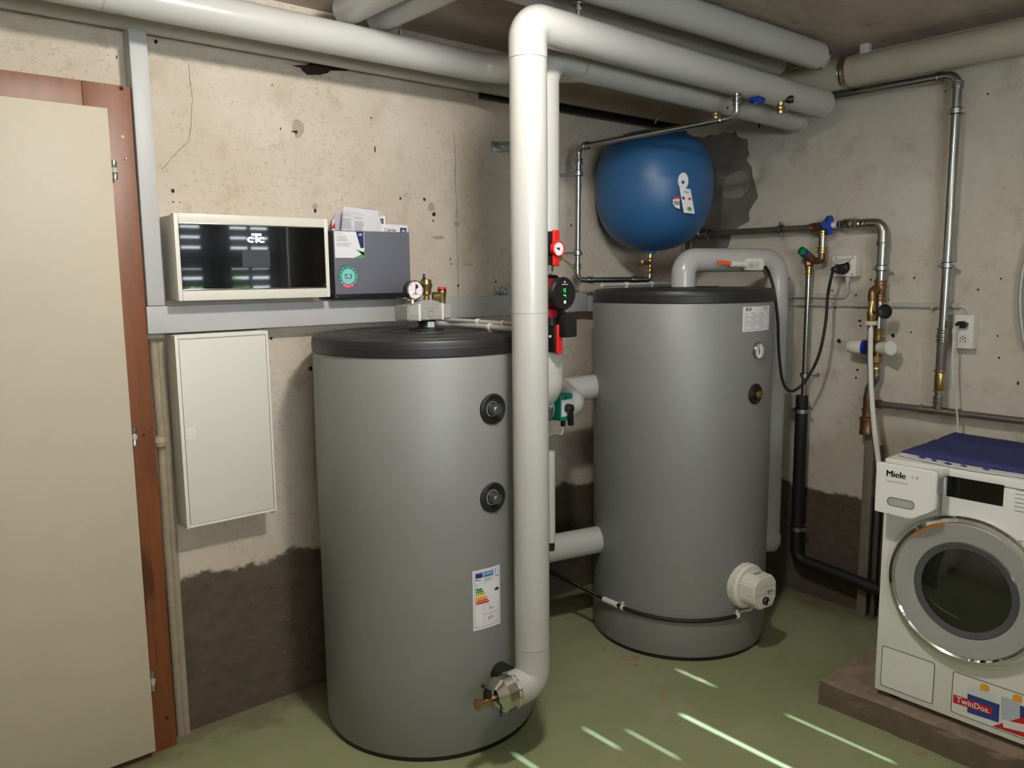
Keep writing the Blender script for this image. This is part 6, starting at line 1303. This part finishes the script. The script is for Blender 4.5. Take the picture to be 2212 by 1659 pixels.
dec([c3(*q) for q in ((2122, 1120), (2122, 1085), (2148, 1070), (2190, 1085), (2198, 1105), (2196, 1142))], M_ylw, 'yellow_cap', .0022)
dec([c3(*q) for q in ((2180, 1160), (2290, 1200), (2290, 1345), (2180, 1305))], M_dblue, 'blue_bottle', .0022)
dec([c3(*q) for q in ((1960, 1325), (2290, 1230), (2290, 1450), (2230, 1420))], M_lred, 'red_star', .0024)
dec([c3(*q) for q in ((2038, 1272), (2290, 1330), (2290, 1395), (2048, 1335))], M_paper, 'coupon_print', .0030)
dec([c3(*q) for q in ((1650, 1072), (1962, 1180), (1958, 1238), (1648, 1138))], M_lred, 'red_banner', .0028)
a_, b_ = AX(*c3(1672, 1132), WX - .0034), AX(*c3(1938, 1228), WX - .0034); h_ = .019
text('banner_lettering', 'TwinDos.', lambda u, v: V((WX - .0034, a_.y - u, a_.z + (b_.z - a_.z) * (u / (a_.y - b_.y)) + v)), a_.y - b_.y, h_, M_paper, fl2, bold=.02)
p = AX(*c3(2028, 1075), WX - .0012); bm = new(); lathe(bm, p, -X_, [(0, .0002), (.009, .0004), (.0105, .001), (.0115, .0002)], 24); obj('finger_dimple', bm, M_enam, fl2)
# towel on top
random.seed(5)
zt_w = zw1 + .002
f0, f1, f2, f3 = AZ(1948, 978, zt_w), AZ(2059, 939, zt_w), AZ(2300, 972, zt_w), AZ(2300, 1040, zt_w)
bm = new(); nn = 30
g0_ = []; g1_ = []
for i in range(nn + 1):
    ra, rb = [], []
    for j in range(nn + 1):
        s, t_ = i / nn, j / nn; p = (f0.lerp(f1, t_)).lerp(f3.lerp(f2, t_), s)
        p.y -= 0; e = min(s, t_, 1 - t_) * 8; h = .011 + .003 * math.sin(t_ * 9 + s * 3) + .006 * math.exp(-((t_ - .52 - .12 * s) / .05) ** 2) + random.uniform(-.0007, .0007)
        if i == 0 or j in (0, nn): p = p + V((random.uniform(-.003, .003), random.uniform(-.003, .003), 0)); h *= .45
        ra.append(bm.verts.new(p + Z_ * h)); rb.append(bm.verts.new(V((p.x, p.y, zt_w - .0015))))
    g0_.append(ra); g1_.append(rb)
for i in range(nn):
    for j in range(nn): bm.faces.new((g0_[i][j], g0_[i + 1][j], g0_[i + 1][j + 1], g0_[i][j + 1])); bm.faces.new((g1_[i][j], g1_[i][j + 1], g1_[i + 1][j + 1], g1_[i + 1][j]))
for i in range(nn):
    bm.faces.new((g0_[i][0], g1_[i][0], g1_[i + 1][0], g0_[i + 1][0])); bm.faces.new((g0_[i][nn], g0_[i + 1][nn], g1_[i + 1][nn], g1_[i][nn]))
    bm.faces.new((g0_[0][i], g0_[0][i + 1], g1_[0][i + 1], g1_[0][i])); bm.faces.new((g0_[nn][i], g1_[nn][i], g1_[nn][i + 1], g0_[nn][i + 1]))
tw = obj('towel', bm, M_towel, label='dark blue folded towel lying on the washing machine', cat='towel', sharp=180)
P = [AZ(x, y, zt_w + .0005) for x, y in ((1938, 983), (1950, 979), (2000, 989), (2060, 1003), (2120, 1012), (2200, 1024), (2290, 1039), (2288, 1044), (2195, 1030), (2112, 1019), (2052, 1008), (1990, 995))]
bm = new(); prism(bm, P, (0, 0, .002)); obj('woven_hem', bm, mat('cream_towel_hem', (206, 204, 206), .9), tw)
for (x, y, w_) in ((1992, 988, 9), (2018, 994, 7), (2048, 1001, 10), (2082, 1006, 8), (2130, 1013, 9)):
    bm = new(); prism(bm, [AZ(x + a, y + b, zt_w + .003) for a, b in ((-w_, -1), (0, -2), (w_, 2.5), (0, 3))], (0, 0, .001)); obj('hem_motif', bm, M_navy, tw)
